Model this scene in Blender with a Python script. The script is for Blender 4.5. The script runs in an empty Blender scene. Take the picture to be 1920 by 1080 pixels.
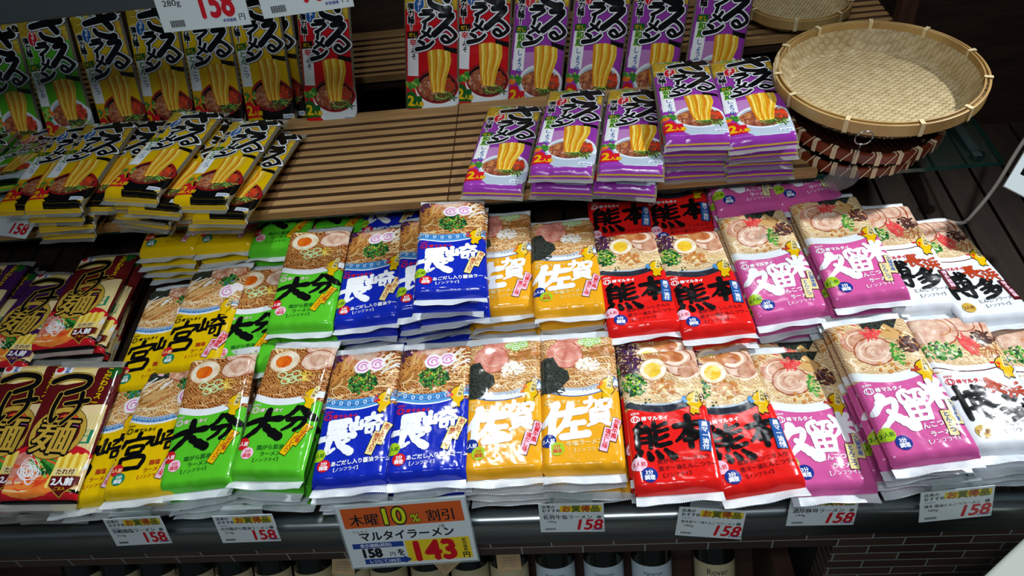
import bpy, bmesh, math, random
import numpy as np
from mathutils import Matrix, Vector
from mathutils.geometry import tessellate_polygon
sc = bpy.context.scene
COL = sc.collection
PI = math.pi
def R(d): return d * PI / 180

# ------------------------------------------------------------------ camera, light, exposure
cam = bpy.data.objects.new('camera', bpy.data.cameras.new('camera'))
cam.data.sensor_width = 36; cam.data.lens = 36 * 1300 / 1920
cam.data.clip_start = .02
cam.location = (0.0234, -0.5362, 1.4780)
cam.rotation_euler = (R(49.951), R(6.5325), R(2.0373))
COL.objects.link(cam); sc.camera = cam

w = bpy.data.worlds.new('shop_air'); sc.world = w; w.use_nodes = True
w.node_tree.nodes['Background'].inputs[0].default_value = (.75, .88, 1, 1)
w.node_tree.nodes['Background'].inputs[1].default_value = .07

def spot(name, loc, aim, watt, size, ang, col, blend=1.0):
    l = bpy.data.lights.new(name, 'SPOT'); l.energy = watt; l.shadow_soft_size = size
    l.spot_size = R(ang); l.spot_blend = blend; l.color = col
    o = bpy.data.objects.new(name, l); COL.objects.link(o); o.location = loc
    o.rotation_euler = (Vector(aim) - Vector(loc)).to_track_quat('-Z', 'Y').to_euler()
def area(name, loc, aim, watt, sx, sy, col):
    l = bpy.data.lights.new(name, 'AREA'); l.energy = watt; l.shape = 'RECTANGLE'; l.size = sx; l.size_y = sy; l.color = col
    o = bpy.data.objects.new(name, l); COL.objects.link(o); o.location = loc
    o.rotation_euler = (Vector(aim) - Vector(loc)).to_track_quat('-Z', 'Y').to_euler()
spot('ceiling_spot', (1.62, .70, 2.24), (.22, .06, .68), 205, .045, 44, (.93, .97, 1.0))
spot('ceiling_spot', (-.45, .58, 2.45), (-.42, .16, .72), 52, .07, 50, (.93, .97, 1.0))  # second spot, added to brighten the left side of the shelves
spot('aisle_spot', (.05, -.95, 2.55), (.1, .36, .88), 38, .10, 56, (.93, .97, 1.0))
area('ceiling_fill', (-.3, -1.6, 2.7), (-.1, .3, .7), 18, 1.2, .3, (.84, .93, 1.0))  # weak fill light added from the front, no visible fixture
area('ceiling_fill', (.4, 1.22, 2.8), (.1, .2, .7), 8, 1.0, .15, (.9, .96, 1.0))  # weaker fill light from above the back board

vs = sc.view_settings
vs.view_transform = 'Standard'; vs.look = 'None'; vs.gamma = 1; vs.use_curve_mapping = False
vs.exposure = -0.05

# ------------------------------------------------------------------ helpers
def lin(c):
    c = c / 255
    return c / 12.92 if c <= .04045 else ((c + .055) / 1.055) ** 2.4
def rgb(t): return (lin(t[0]), lin(t[1]), lin(t[2]), 1)

MATS = {}
def mat(name, col, rough=.5, col2=None, scale=60, stretch=(1, 1, 1), bump=0, bscale=60, metal=0, coat=0, detail=3, spec=.5):
    if name in MATS: return MATS[name]
    m = bpy.data.materials.new(name); m.use_nodes = True
    nt = m.node_tree; p = nt.nodes['Principled BSDF']
    p.inputs['Roughness'].default_value = rough; p.inputs['Metallic'].default_value = metal
    p.inputs['Base Color'].default_value = rgb(col)
    p.inputs['Specular IOR Level'].default_value = spec
    if coat:
        p.inputs['Coat Weight'].default_value = coat; p.inputs['Coat Roughness'].default_value = .08
    if col2 or bump:
        tc = nt.nodes.new('ShaderNodeTexCoord'); mp = nt.nodes.new('ShaderNodeMapping')
        mp.inputs['Scale'].default_value = stretch
        nt.links.new(tc.outputs['Object'], mp.inputs['Vector'])
    if col2:
        n = nt.nodes.new('ShaderNodeTexNoise'); n.inputs['Scale'].default_value = scale; n.inputs['Detail'].default_value = detail
        nt.links.new(mp.outputs[0], n.inputs['Vector'])
        r = nt.nodes.new('ShaderNodeValToRGB')
        r.color_ramp.elements[0].position = .35; r.color_ramp.elements[1].position = .65
        r.color_ramp.elements[0].color = rgb(col); r.color_ramp.elements[1].color = rgb(col2)
        nt.links.new(n.outputs['Fac'], r.inputs['Fac']); nt.links.new(r.outputs['Color'], p.inputs['Base Color'])
    if bump:
        n2 = nt.nodes.new('ShaderNodeTexNoise'); n2.inputs['Scale'].default_value = bscale; n2.inputs['Detail'].default_value = 2
        nt.links.new(mp.outputs[0], n2.inputs['Vector'])
        b = nt.nodes.new('ShaderNodeBump'); b.inputs['Strength'].default_value = bump; b.inputs['Distance'].default_value = .004
        nt.links.new(n2.outputs['Fac'], b.inputs['Height']); nt.links.new(b.outputs['Normal'], p.inputs['Normal'])
    MATS[name] = m
    return m

def film(name, col, col2=None, scale=90, detail=4, stretch=(1, 1, 1)):   # glossy printed film
    return mat(name, col, .15, col2, scale, stretch, .13, 24, detail=detail, spec=.36)

def swirl(name, c0, c1, c2, scale=120, dist=16.):      # noodles lying in soup
    m = mat(name, c0, .15, c1, 60, bump=.13, bscale=24, spec=.36); nt = m.node_tree
    wv = nt.nodes.new('ShaderNodeTexWave'); wv.inputs['Scale'].default_value = scale; wv.inputs['Distortion'].default_value = dist
    wv.inputs['Detail'].default_value = 2; wv.inputs['Detail Scale'].default_value = .55; wv.bands_direction = 'DIAGONAL'
    mp = next(n for n in nt.nodes if n.type == 'MAPPING'); nt.links.new(mp.outputs[0], wv.inputs['Vector'])
    r = next(n for n in nt.nodes if n.type == 'VALTORGB'); e = r.color_ramp.elements
    e[0].position = .08; e[0].color = rgb(c0); e[1].position = .55; e[1].color = rgb(c1); k = e.new(.93); k.color = rgb(c2)
    nt.links.new(wv.outputs['Fac'], r.inputs['Fac'])
    return m

def clear(name, tint, fac, rough=.08):
    if name in MATS: return MATS[name]
    m = bpy.data.materials.new(name); m.use_nodes = True; nt = m.node_tree
    p = nt.nodes['Principled BSDF']; p.inputs['Base Color'].default_value = rgb(tint); p.inputs['Roughness'].default_value = rough
    t = nt.nodes.new('ShaderNodeBsdfTransparent'); t.inputs[0].default_value = (.93, .97, .96, 1)
    mx = nt.nodes.new('ShaderNodeMixShader'); mx.inputs[0].default_value = fac
    nt.links.new(t.outputs[0], mx.inputs[1]); nt.links.new(p.outputs[0], mx.inputs[2])
    nt.links.new(mx.outputs[0], nt.nodes['Material Output'].inputs[0])
    MATS[name] = m
    return m

def mesh_obj(name, verts, faces, mats, parent=None, smooth=False, mi=None, loc=None, rot=None):
    me = bpy.data.meshes.new(name); me.from_pydata([tuple(v) for v in verts], [], [tuple(f) for f in faces])
    for m in (mats if isinstance(mats, (list, tuple)) else [mats]): me.materials.append(m)
    if mi is not None: me.polygons.foreach_set('material_index', mi)
    if smooth: me.polygons.foreach_set('use_smooth', [True] * len(me.polygons))
    me.update()
    o = bpy.data.objects.new(name, me); COL.objects.link(o)
    if parent: o.parent = parent
    if loc is not None: o.location = loc
    if rot is not None: o.rotation_euler = rot
    return o

def empty(name, loc=(0, 0, 0), rot=(0, 0, 0)):
    o = bpy.data.objects.new(name, None); o.empty_display_size = .02; COL.objects.link(o)
    o.location = loc; o.rotation_euler = rot
    return o
def tag(o, label=None, cat=None, group=None, kind=None):
    if label: o['label'] = label
    if cat: o['category'] = cat
    if group: o['group'] = group
    if kind: o['kind'] = kind
    return o

class MB:                                            # mesh builder
    def __init__(s): s.v = []; s.f = []; s.m = []
    def add(s, vs, fs, mi=0):
        b = len(s.v); s.v += [tuple(v) for v in vs]; s.f += [tuple(b + i for i in f) for f in fs]; s.m += [mi] * len(fs)
    def box(s, x0, x1, y0, y1, z0, z1, mi=0, M=None):
        vs = [Vector((x, y, z)) for x in (x0, x1) for y in (y0, y1) for z in (z0, z1)]
        if M: vs = [M @ v for v in vs]
        s.add(vs, [(0, 1, 3, 2), (4, 6, 7, 5), (0, 4, 5, 1), (2, 3, 7, 6), (0, 2, 6, 4), (1, 5, 7, 3)], mi)
    def lathe(s, prof, n=32, mi=0, M=None, cap=True):
        vs = []; fs = []
        for r, z in prof:
            for k in range(n):
                a = 2 * PI * k / n; v = Vector((r * math.cos(a), r * math.sin(a), z)); vs.append(M @ v if M else v)
        for i in range(len(prof) - 1):
            for k in range(n):
                k2 = (k + 1) % n; fs.append((i * n + k, i * n + k2, (i + 1) * n + k2, (i + 1) * n + k))
        if cap: fs.append(tuple(range(n))[::-1]); fs.append(tuple((len(prof) - 1) * n + k for k in range(n)))
        s.add(vs, fs, mi)
    def tube(s, pts, r, n=8, mi=0):
        pts = [Vector(p) for p in pts]; vs = []; fs = []
        for i, p in enumerate(pts):
            t = (pts[min(i + 1, len(pts) - 1)] - pts[max(i - 1, 0)]).normalized()
            a = t.cross(Vector((0, 0, 1)) if abs(t.z) < .9 else Vector((1, 0, 0))).normalized(); b = t.cross(a)
            for k in range(n):
                q = 2 * PI * k / n; vs.append(p + (a * math.cos(q) + b * math.sin(q)) * r)
        for i in range(len(pts) - 1):
            for k in range(n):
                k2 = (k + 1) % n; fs.append((i * n + k, i * n + k2, (i + 1) * n + k2, (i + 1) * n + k))
        fs.append(tuple(range(n))); fs.append(tuple((len(pts) - 1) * n + k for k in range(n)))
        s.add(vs, fs, mi)
    def build(s, name, mats, parent=None, smooth=False, loc=None, rot=None):
        return mesh_obj(name, s.v, s.f, mats, parent, smooth, s.m, loc, rot)

def bevel(o, wdt, seg=2):
    m = o.modifiers.new('edge', 'BEVEL'); m.width = wdt; m.segments = seg; m.limit_method = 'ANGLE'
    return o

# frames of the sloping decks: origin on the slope, X along the shelf, Y up the slope, Z away from it
def frame(o, deg): return Matrix.Translation(o) @ Matrix.Rotation(R(deg), 4, 'X')
FR = {'L': frame((0, .12, .70), 11), 'U': frame((-.27872, .49436, .82735), 8.5), 'S': frame((-.0028, .78114, .87096), 70),
      'T': frame((0, -.014, .62), 78), 'V': frame((-.0028, .43954, 1.21144), 80), 'G': frame((0, -.03, .60), 65)}
DECK_L = -.068            # deck surface below the reference plane of frame L
def pose(fr, x, y, h, rx, ry, rz):
    return FR[fr] @ Matrix.Translation((x, y, h)) @ (Matrix.Rotation(R(rz), 4, 'Z') @ Matrix.Rotation(R(ry), 4, 'Y') @ Matrix.Rotation(R(rx), 4, 'X'))

# ------------------------------------------------------------------ the place
wood_dark = mat('dark_wood', (58, 36, 24), .5, (40, 25, 17), 14, (1, 1, 8))
steel = mat('brushed_steel', (186, 194, 197), .3, (166, 176, 180), 30, (.3, 6, 6), metal=1)
black_metal = mat('black_metal', (22, 23, 25), .4, metal=.6)

o = mesh_obj('floor', [(-4, -3, 0), (4, -3, 0), (4, 1.6, 0), (-4, 1.6, 0)], [(0, 1, 2, 3)], mat('floor_tile', (92, 92, 84), .5, (80, 80, 74), 5)); o['kind'] = 'structure'
mb = MB(); mb.box(-4, 4, 1.30, 1.40, 0, 3.0); o = mb.build('wall_back', mat('dark_wall', (34, 26, 21), .7, (26, 20, 17), 6)); o['kind'] = 'structure'
mb = MB(); mb.box(2.3, 2.4, -.2, 1.30, 0, 3.0); o = mb.build('wall_right', mat('dark_wall_side', (24, 24, 25), .6, (18, 18, 20), 6)); o['kind'] = 'structure'
mb = MB(); mb.box(-4, 4, -3, 1.4, 3.0, 3.1); o = mb.build('ceiling', mat('ceiling_paint', (120, 120, 118), .8)); o['kind'] = 'structure'

def brick_mat():
    m = bpy.data.materials.new('brown_border_tile'); m.use_nodes = True; nt = m.node_tree; p = nt.nodes['Principled BSDF']
    tc = nt.nodes.new('ShaderNodeTexCoord'); sx = nt.nodes.new('ShaderNodeSeparateXYZ'); cx = nt.nodes.new('ShaderNodeCombineXYZ')
    nt.links.new(tc.outputs['Object'], sx.inputs[0]); nt.links.new(sx.outputs['X'], cx.inputs['X']); nt.links.new(sx.outputs['Z'], cx.inputs['Y'])
    b = nt.nodes.new('ShaderNodeTexBrick'); b.inputs['Scale'].default_value = 1
    b.inputs['Brick Width'].default_value = .09; b.inputs['Row Height'].default_value = .0205; b.inputs['Mortar Size'].default_value = .0011
    b.inputs['Color1'].default_value = rgb((74, 56, 48)); b.inputs['Color2'].default_value = rgb((48, 36, 32)); b.inputs['Mortar'].default_value = rgb((134, 142, 138))
    b.inputs['Mortar Smooth'].default_value = .1; b.offset = .5
    nt.links.new(cx.outputs[0], b.inputs['Vector']); nt.links.new(b.outputs['Color'], p.inputs['Base Color'])
    p.inputs['Roughness'].default_value = .35
    bp = nt.nodes.new('ShaderNodeBump'); bp.inputs['Distance'].default_value = .002; bp.invert = True; bp.inputs['Strength'].default_value = .6
    nt.links.new(b.outputs['Fac'], bp.inputs['Height']); nt.links.new(bp.outputs[0], p.inputs['Normal'])
    return m
tile = brick_mat()

# lower display counter: sloping slatted deck, steel nosing, tiled front, open bay for the bottles
XL, XR = -1.45, 1.0
counter = tag(empty('display_counter', (0, 0, 0)), 'long display counter with steel nosing and brown tiled front, holding the packed noodle rows', 'display counter')
mb = MB()
sl = math.tan(R(11))
def zdeck(y): return .607 + (y - 0.0) * sl
k = XL
while k < XR:
    x1 = min(k + .052, XR)
    mb.add([(k, .02, zdeck(.02)), (x1, .02, zdeck(.02)), (x1, .735, zdeck(.735)), (k, .735, zdeck(.735)),
            (k, .02, zdeck(.02) - .014), (x1, .02, zdeck(.02) - .014), (x1, .735, zdeck(.735) - .014), (k, .735, zdeck(.735) - .014)],
           [(0, 1, 2, 3), (7, 6, 5, 4), (0, 4, 5, 1), (1, 5, 6, 2), (2, 6, 7, 3), (3, 7, 4, 0)])
    k += .058
mb.build('deck', mat('deck_wood', (40, 28, 19), .75, (30, 21, 15), 16, (6, .6, 1), spec=.15), counter)
mb = MB()
prof = [(.030, .600), (.030, .606), (.006, .6065), (.001, .6055), (-.003, .603), (-.005, .599), (-.006, .594), (-.006, .548), (-.002, .545), (.02, .545)]
n = len(prof)
mb.add([(XL, y, z) for y, z in prof] + [(XR, y, z) for y, z in prof], [(i, i + 1, n + i + 1, n + i) for i in range(n - 1)])
mb.build('steel_nosing', steel, counter, smooth=True)
mb = MB(); mb.box(XL, .355, -.004, .030, .5135, .545); mb.box(.355, XR, -.004, .030, .0, .545)
mb.build('tiled_front', tile, counter)
mb = MB(); mb.box(.355, XR, .03, .78, 0, .56); mb.box(XL, XR, .74, .80, 0, .70); mb.box(XL - .03, XL, 0, .8, 0, .7); mb.box(XL, .355, .03, .74, .555, .575)
mb.build('cabinet_body', mat('cabinet_black', (24, 20, 18), .6), counter)
# ------------------------------------------------------------------ printed design engine
_glyph = {}
def glyph(s, off=0.0, shear=0.0):
    key = (s, off, shear)
    if key not in _glyph:
        c = bpy.data.curves.new('lettering', 'FONT'); c.body = s; c.resolution_u = 3; c.shear = shear
        ob = bpy.data.objects.new('lettering', c); COL.objects.link(ob)
        dg = bpy.context.evaluated_depsgraph_get(); dg.update()
        ev = ob.evaluated_get(dg); me = ev.to_mesh()
        v = np.array([q.co[:2] for q in me.vertices]).reshape(-1, 2)
        me.calc_loop_triangles(); t = np.array([lt.vertices[:] for lt in me.loop_triangles], int).reshape(-1, 3)
        tris = v[t] if len(t) else np.zeros((0, 3, 2))
        ev.to_mesh_clear(); bpy.data.objects.remove(ob); bpy.data.curves.remove(c)
        _glyph[key] = tris
    return _glyph[key].copy()

class Design:
    """flat artwork, x to the right 0..w, y down 0..h"""
    def __init__(s, wd=100., ht=200., seed=0):
        s.w = wd; s.h = ht; s.T = []; s.mats = []; s.rnd = random.Random(seed); s.layer = 0; s.sub = 0; s.clip = (0, 0, wd, ht)
    def _put(s, m, tris):
        tris = np.asarray(tris, float).reshape(-1, 3, 2)
        if not len(tris): return
        if m not in s.mats: s.mats.append(m)
        s.sub = (s.sub + 1) % 12                      # shapes on one sheet still lie a hair apart
        s.T.append((tris, s.mats.index(m), s.layer + s.sub * .08))
    def up(s): s.layer += 1
    def poly(s, m, pts, up=True):
        if up: s.up()
        t = tessellate_polygon([[Vector((x, y, 0)) for x, y in pts]])
        s._put(m, [[pts[a], pts[b], pts[c]] for a, b, c in t])
    def rect(s, m, x0, y0, x1, y1, up=True): s.poly(m, [(x0, y0), (x1, y0), (x1, y1), (x0, y1)], up)
    def quad(s, m, cx, cy, w, h, ang, up=True):
        c, q = math.cos(R(ang)), math.sin(R(ang))
        s.poly(m, [(cx + c * a - q * b, cy + q * a + c * b) for a, b in ((-w / 2, -h / 2), (w / 2, -h / 2), (w / 2, h / 2), (-w / 2, h / 2))], up)
    def ell(s, m, cx, cy, rx, ry=None, ang=0, jit=0, n=None, up=True, a0=0, a1=360):
        ry = ry or rx; n = n or max(8, min(36, int(6 + 2.2 * (rx + ry) ** .8)))
        c, q = math.cos(R(ang)), math.sin(R(ang)); pts = []
        for k in range(n if a1 - a0 >= 360 else n + 1):
            a = R(a0 + (a1 - a0) * k / n); j = 1 + s.rnd.uniform(-jit, jit)
            x, y = rx * j * math.cos(a), ry * j * math.sin(a); pts.append((cx + c * x - q * y, cy + q * x + c * y))
        s.poly(m, pts, up)
    def ring(s, m, cx, cy, rx, ry, wd, ang=0, up=True, a0=0, a1=360):
        if up: s.up()
        n = 26; c, q = math.cos(R(ang)), math.sin(R(ang)); P = []
        for k in range(n + 1):
            a = R(a0 + (a1 - a0) * k / n)
            P.append([(cx + c * (rx + d) * math.cos(a) - q * (ry + d) * math.sin(a), cy + q * (rx + d) * math.cos(a) + c * (ry + d) * math.sin(a)) for d in (-wd / 2, wd / 2)])
        t = []
        for i in range(n): t += [[P[i][0], P[i][1], P[i + 1][1]], [P[i][0], P[i + 1][1], P[i + 1][0]]]
        s._put(m, t)
    @staticmethod
    def smooth(pts, per=5):
        if len(pts) < 3: return [(pts[0][0] + (pts[-1][0] - pts[0][0]) * k / per, pts[0][1] + (pts[-1][1] - pts[0][1]) * k / per) for k in range(per + 1)]
        P = [pts[0]] + list(pts) + [pts[-1]]; out = []
        for i in range(1, len(P) - 2):
            for k in range(per):
                t = k / per; p0, p1, p2, p3 = P[i - 1], P[i], P[i + 1], P[i + 2]
                out.append(tuple(.5 * (2 * p1[d] + (p2[d] - p0[d]) * t + (2 * p0[d] - 5 * p1[d] + 4 * p2[d] - p3[d]) * t * t + (3 * p1[d] - p0[d] - 3 * p2[d] + p3[d]) * t ** 3) for d in (0, 1)))
        out.append(P[-2]); return out
    def rib(s, m, pts, w0, w1=None, up=True, smooth=True, cap=True, per=5, rough=0.):
        if up: s.up()
        w1 = w0 if w1 is None else w1
        p = np.array(s.smooth(pts, per) if smooth else pts, float); n = len(p)
        d = np.gradient(p, axis=0); d /= np.maximum(np.hypot(d[:, 0], d[:, 1]), 1e-6)[:, None]
        nn = np.stack([-d[:, 1], d[:, 0]], 1); ww = np.linspace(w0, w1, n) / 2
        if rough: ww = ww * (1 + np.array([s.rnd.uniform(-rough, rough) for _ in range(n)]))
        L, Q = p - nn * ww[:, None], p + nn * ww[:, None]; t = []
        for i in range(n - 1):
            t += [[L[i], Q[i], Q[i + 1]], [L[i], Q[i + 1], L[i + 1]]]
            if i % 8 == 7 and i < n - 4: s._put(m, t); t = []
        s._put(m, t)
        if cap:
            for e, r, sg in ((0, ww[0], -1), (n - 1, ww[-1], 1)):
                b = math.atan2(sg * d[e][1], sg * d[e][0]); a = [p[e] + r * np.array((math.cos(b + q), math.sin(b + q))) for q in np.linspace(-PI / 2, PI / 2, 6)]
                s._put(m, [[a[0], a[i], a[i + 1]] for i in range(1, 5)])
    def text(s, m, txt, x, y, size, ang=0, bold=0., outline=None, up=True, sx=1., shear=0., center=False):
        """baseline starts at x, y; size = body height in design units; bold thickens the strokes"""
        t = glyph(txt, 0., shear)
        if not len(t): return
        t = t * size
        if center: t[:, :, 0] -= (t[:, :, 0].max() + t[:, :, 0].min()) / 2
        t[:, :, 0] *= sx; c, q = math.cos(R(ang)), math.sin(R(ang))
        for mm, of in ([(outline[0], outline[1])] if outline else []) + [(m, bold)]:
            if up: s.up()
            o = of * size
            cp = [(0, 0)] if of < .006 else [(-o, 0), (o, 0)] if of < .03 else [(o * math.cos(k), o * math.sin(k)) for k in np.arange(8 if of > .06 else 5) * 2 * PI / (8 if of > .06 else 5) + .4]
            for dx, dy in cp: s._put(mm, np.stack([x + dx + c * t[:, :, 0] + q * t[:, :, 1], y + dy + q * t[:, :, 0] - c * t[:, :, 1]], 2))
    def vtext(s, m, txt, x, y, size, bold=0., step=1., outline=None, ang=0, sx=1.):
        dx, dy = -math.sin(R(ang)), math.cos(R(ang))
        if outline:
            for i, ch in enumerate(txt): s.text(outline[0], ch, x + dx * i * size * step, y + dy * i * size * step, size, ang, outline[1], up=(i == 0), center=True, sx=sx)
        for i, ch in enumerate(txt): s.text(m, ch, x + dx * i * size * step, y + dy * i * size * step, size, ang, bold, up=(i == 0), center=True, sx=sx)
    def brush(s, m, key, x, y, w, h, wd, outline=(), skew=0., rough=.14):
        """brush lettering: strokes of a character in a box"""
        for mm, ex in list(outline) + [(m, 0)]:
            s.up()
            for st in STROKES[key]:
                pts, w0, w1 = st
                P = [(x + px / 100 * w + skew * (50 - py) / 100 * h, y + py / 100 * h) for px, py in pts]
                s.rib(mm, P, w0 * wd + ex, w1 * wd + ex, up=False, per=6, rough=0 if ex else rough)
    def noodles(s, ms, n, x0, y0, x1, y1, wd, amp=10):
        for k in range(n):
            if k % 6 == 0: s.up()
            x, y = s.rnd.uniform(x0, x1), s.rnd.uniform(y0, y1); a = s.rnd.uniform(-.5, .5) + (PI if s.rnd.random() < .5 else 0); P = []
            cv = s.rnd.uniform(-.5, .5)
            for i in range(6):
                if not (x0 - 3 < x < x1 + 3 and y0 - 3 < y < y1 + 3): break
                P.append((x, y)); x += math.cos(a) * amp * .55; y += math.sin(a) * amp * .38; a += cv + s.rnd.uniform(-.3, .3)
            if len(P) > 2: s.rib(s.rnd.choice(ms), P, wd, up=False, cap=False, per=3)
    def bits(s, ms, n, cx, cy, rx, ry, r0, r1, up=True):
        for k in range(n):
            if k % 9 == 0: s.up()
            a, d = s.rnd.uniform(0, 2 * PI), math.sqrt(s.rnd.random()); q = s.rnd.uniform(r0, r1)
            s.ell(s.rnd.choice(ms), cx + rx * d * math.cos(a), cy + ry * d * math.sin(a), q, q * s.rnd.uniform(.5, .9), s.rnd.uniform(0, 180), .18, 7, up=False)
    def shreds(s, ms, n, cx, cy, rx, ry, ln, wd, a0=0, da=180):
        for k in range(n):
            if k % 5 == 0: s.up()
            a, d = s.rnd.uniform(0, 2 * PI), math.sqrt(s.rnd.random()); x, y = cx + rx * d * math.cos(a), cy + ry * d * math.sin(a)
            b = R(a0 + s.rnd.uniform(-da / 2, da / 2)); j = s.rnd.uniform(-.3, .3)
            l = ln * s.rnd.uniform(.6, 1.1)
            s.rib(s.rnd.choice(ms), [(x - l / 2 * math.cos(b), y - l / 2 * math.sin(b)), (x + j * l * .4, y + j * l * .4), (x + l / 2 * math.cos(b + j), y + l / 2 * math.sin(b + j))], wd, up=False, cap=False, per=3)

NX, NY = 24, 48
EPS = 1e-5
def _cut(P, a, b, c):
    """split a convex polygon by a*x+b*y=c: (below, above)"""
    d = [a * x + b * y - c for x, y in P]
    if max(d) <= 1e-7: return P, None
    if min(d) >= -1e-7: return None, P
    lo, hi = [], []; n = len(P)
    for i in range(n):
        p, q, dp, dq = P[i], P[(i + 1) % n], d[i], d[(i + 1) % n]
        if dp <= 1e-7: lo.append(p)
        if dp >= -1e-7: hi.append(p)
        if (dp > 1e-7 and dq < -1e-7) or (dp < -1e-7 and dq > 1e-7):
            t = dp / (dp - dq); m = (p[0] + (q[0] - p[0]) * t, p[1] + (q[1] - p[1]) * t); lo.append(m); hi.append(m)
    return (lo if len(lo) > 2 else None), (hi if len(hi) > 2 else None)
def clip_tris(D, pack=True):
    """print as convex pieces, each inside one facet of the film grid: (polygon, material, layer)"""
    out = []; cx, cy = (D.w / NX, D.h / NY) if pack else (1e9, 1e9); e = .01
    for T, m, l in D.T:
        for t in T.tolist():
            P = t
            for a, b, c in ((1, 0, D.w - e), (-1, 0, -e), (0, 1, D.h - e), (0, -1, -e)):
                P = _cut(P, a, b, c)[0]
                if P is None: break
            if P is None: continue
            xs = [p[0] for p in P]; i0, i1 = int((min(xs) + 1e-6) / cx), int((max(xs) - 1e-6) / cx); rest = P
            for i in range(i0, i1 + 1):
                if i < i1: A, rest = _cut(rest, 1, 0, (i + 1) * cx)
                else: A = rest
                if A is not None:
                    ys = [p[1] for p in A]; j0, j1 = int((min(ys) + 1e-6) / cy), int((max(ys) - 1e-6) / cy); r2 = A
                    for j in range(j0, j1 + 1):
                        if j < j1: B, r2 = _cut(r2, 0, 1, (j + 1) * cy)
                        else: B = r2
                        if B is not None:
                            for Q in (_cut(B, -1 / cx, 1 / cy, j - i) if pack else (B,)):
                                if Q is not None:
                                    s = sum(Q[k - 1][0] * Q[k][1] - Q[k][0] * Q[k - 1][1] for k in range(len(Q)))
                                    if abs(s) > 2e-5: out.append((Q[::-1] if s > 0 else Q, m, l))
                        if r2 is None: break
                if rest is None: break
    return out
def flat(pieces):
    n = np.array([len(p) for p, _, _ in pieces]); P = np.array([q for p, _, _ in pieces for q in p], float)
    return P, n, np.array([m for _, m, _ in pieces]), np.array([l for _, _, l in pieces])

def raw_mesh(name, V, sizes, idx, MI, mats, N=None, smooth=True):
    me = bpy.data.meshes.new(name); nf = len(sizes); sizes = np.asarray(sizes, np.int32)
    me.vertices.add(len(V)); me.vertices.foreach_set('co', np.asarray(V, np.float32).ravel())
    me.loops.add(len(idx)); me.loops.foreach_set('vertex_index', np.asarray(idx, np.int32))
    me.polygons.add(nf); me.polygons.foreach_set('loop_start', np.concatenate([[0], np.cumsum(sizes)[:-1]]).astype(np.int32))
    me.polygons.foreach_set('material_index', np.asarray(MI, np.int32))
    me.polygons.foreach_set('use_smooth', np.full(nf, smooth))
    for m in mats: me.materials.append(m)
    me.update(calc_edges=True)
    if N is not None: me.normals_split_custom_set_from_vertices(N.tolist())
    return me

def vnoise(seed):
    rs = np.random.RandomState(seed); g = [rs.rand(40, 40) for _ in range(3)]
    def f(x, y):
        o = 0
        for k, s in enumerate((1.0, 2.1, 4.3)):
            u, v = x * s % 39, y * s % 39; i, j = u.astype(int), v.astype(int); a, b = u - i, v - j
            a = a * a * (3 - 2 * a); b = b * b * (3 - 2 * b); q = g[k]
            o = o + ((q[i, j] * (1 - a) + q[i + 1, j] * a) * (1 - b) + (q[i, j + 1] * (1 - a) + q[i + 1, j + 1] * a) * b - .5) / s
        return o
    return f

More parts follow.
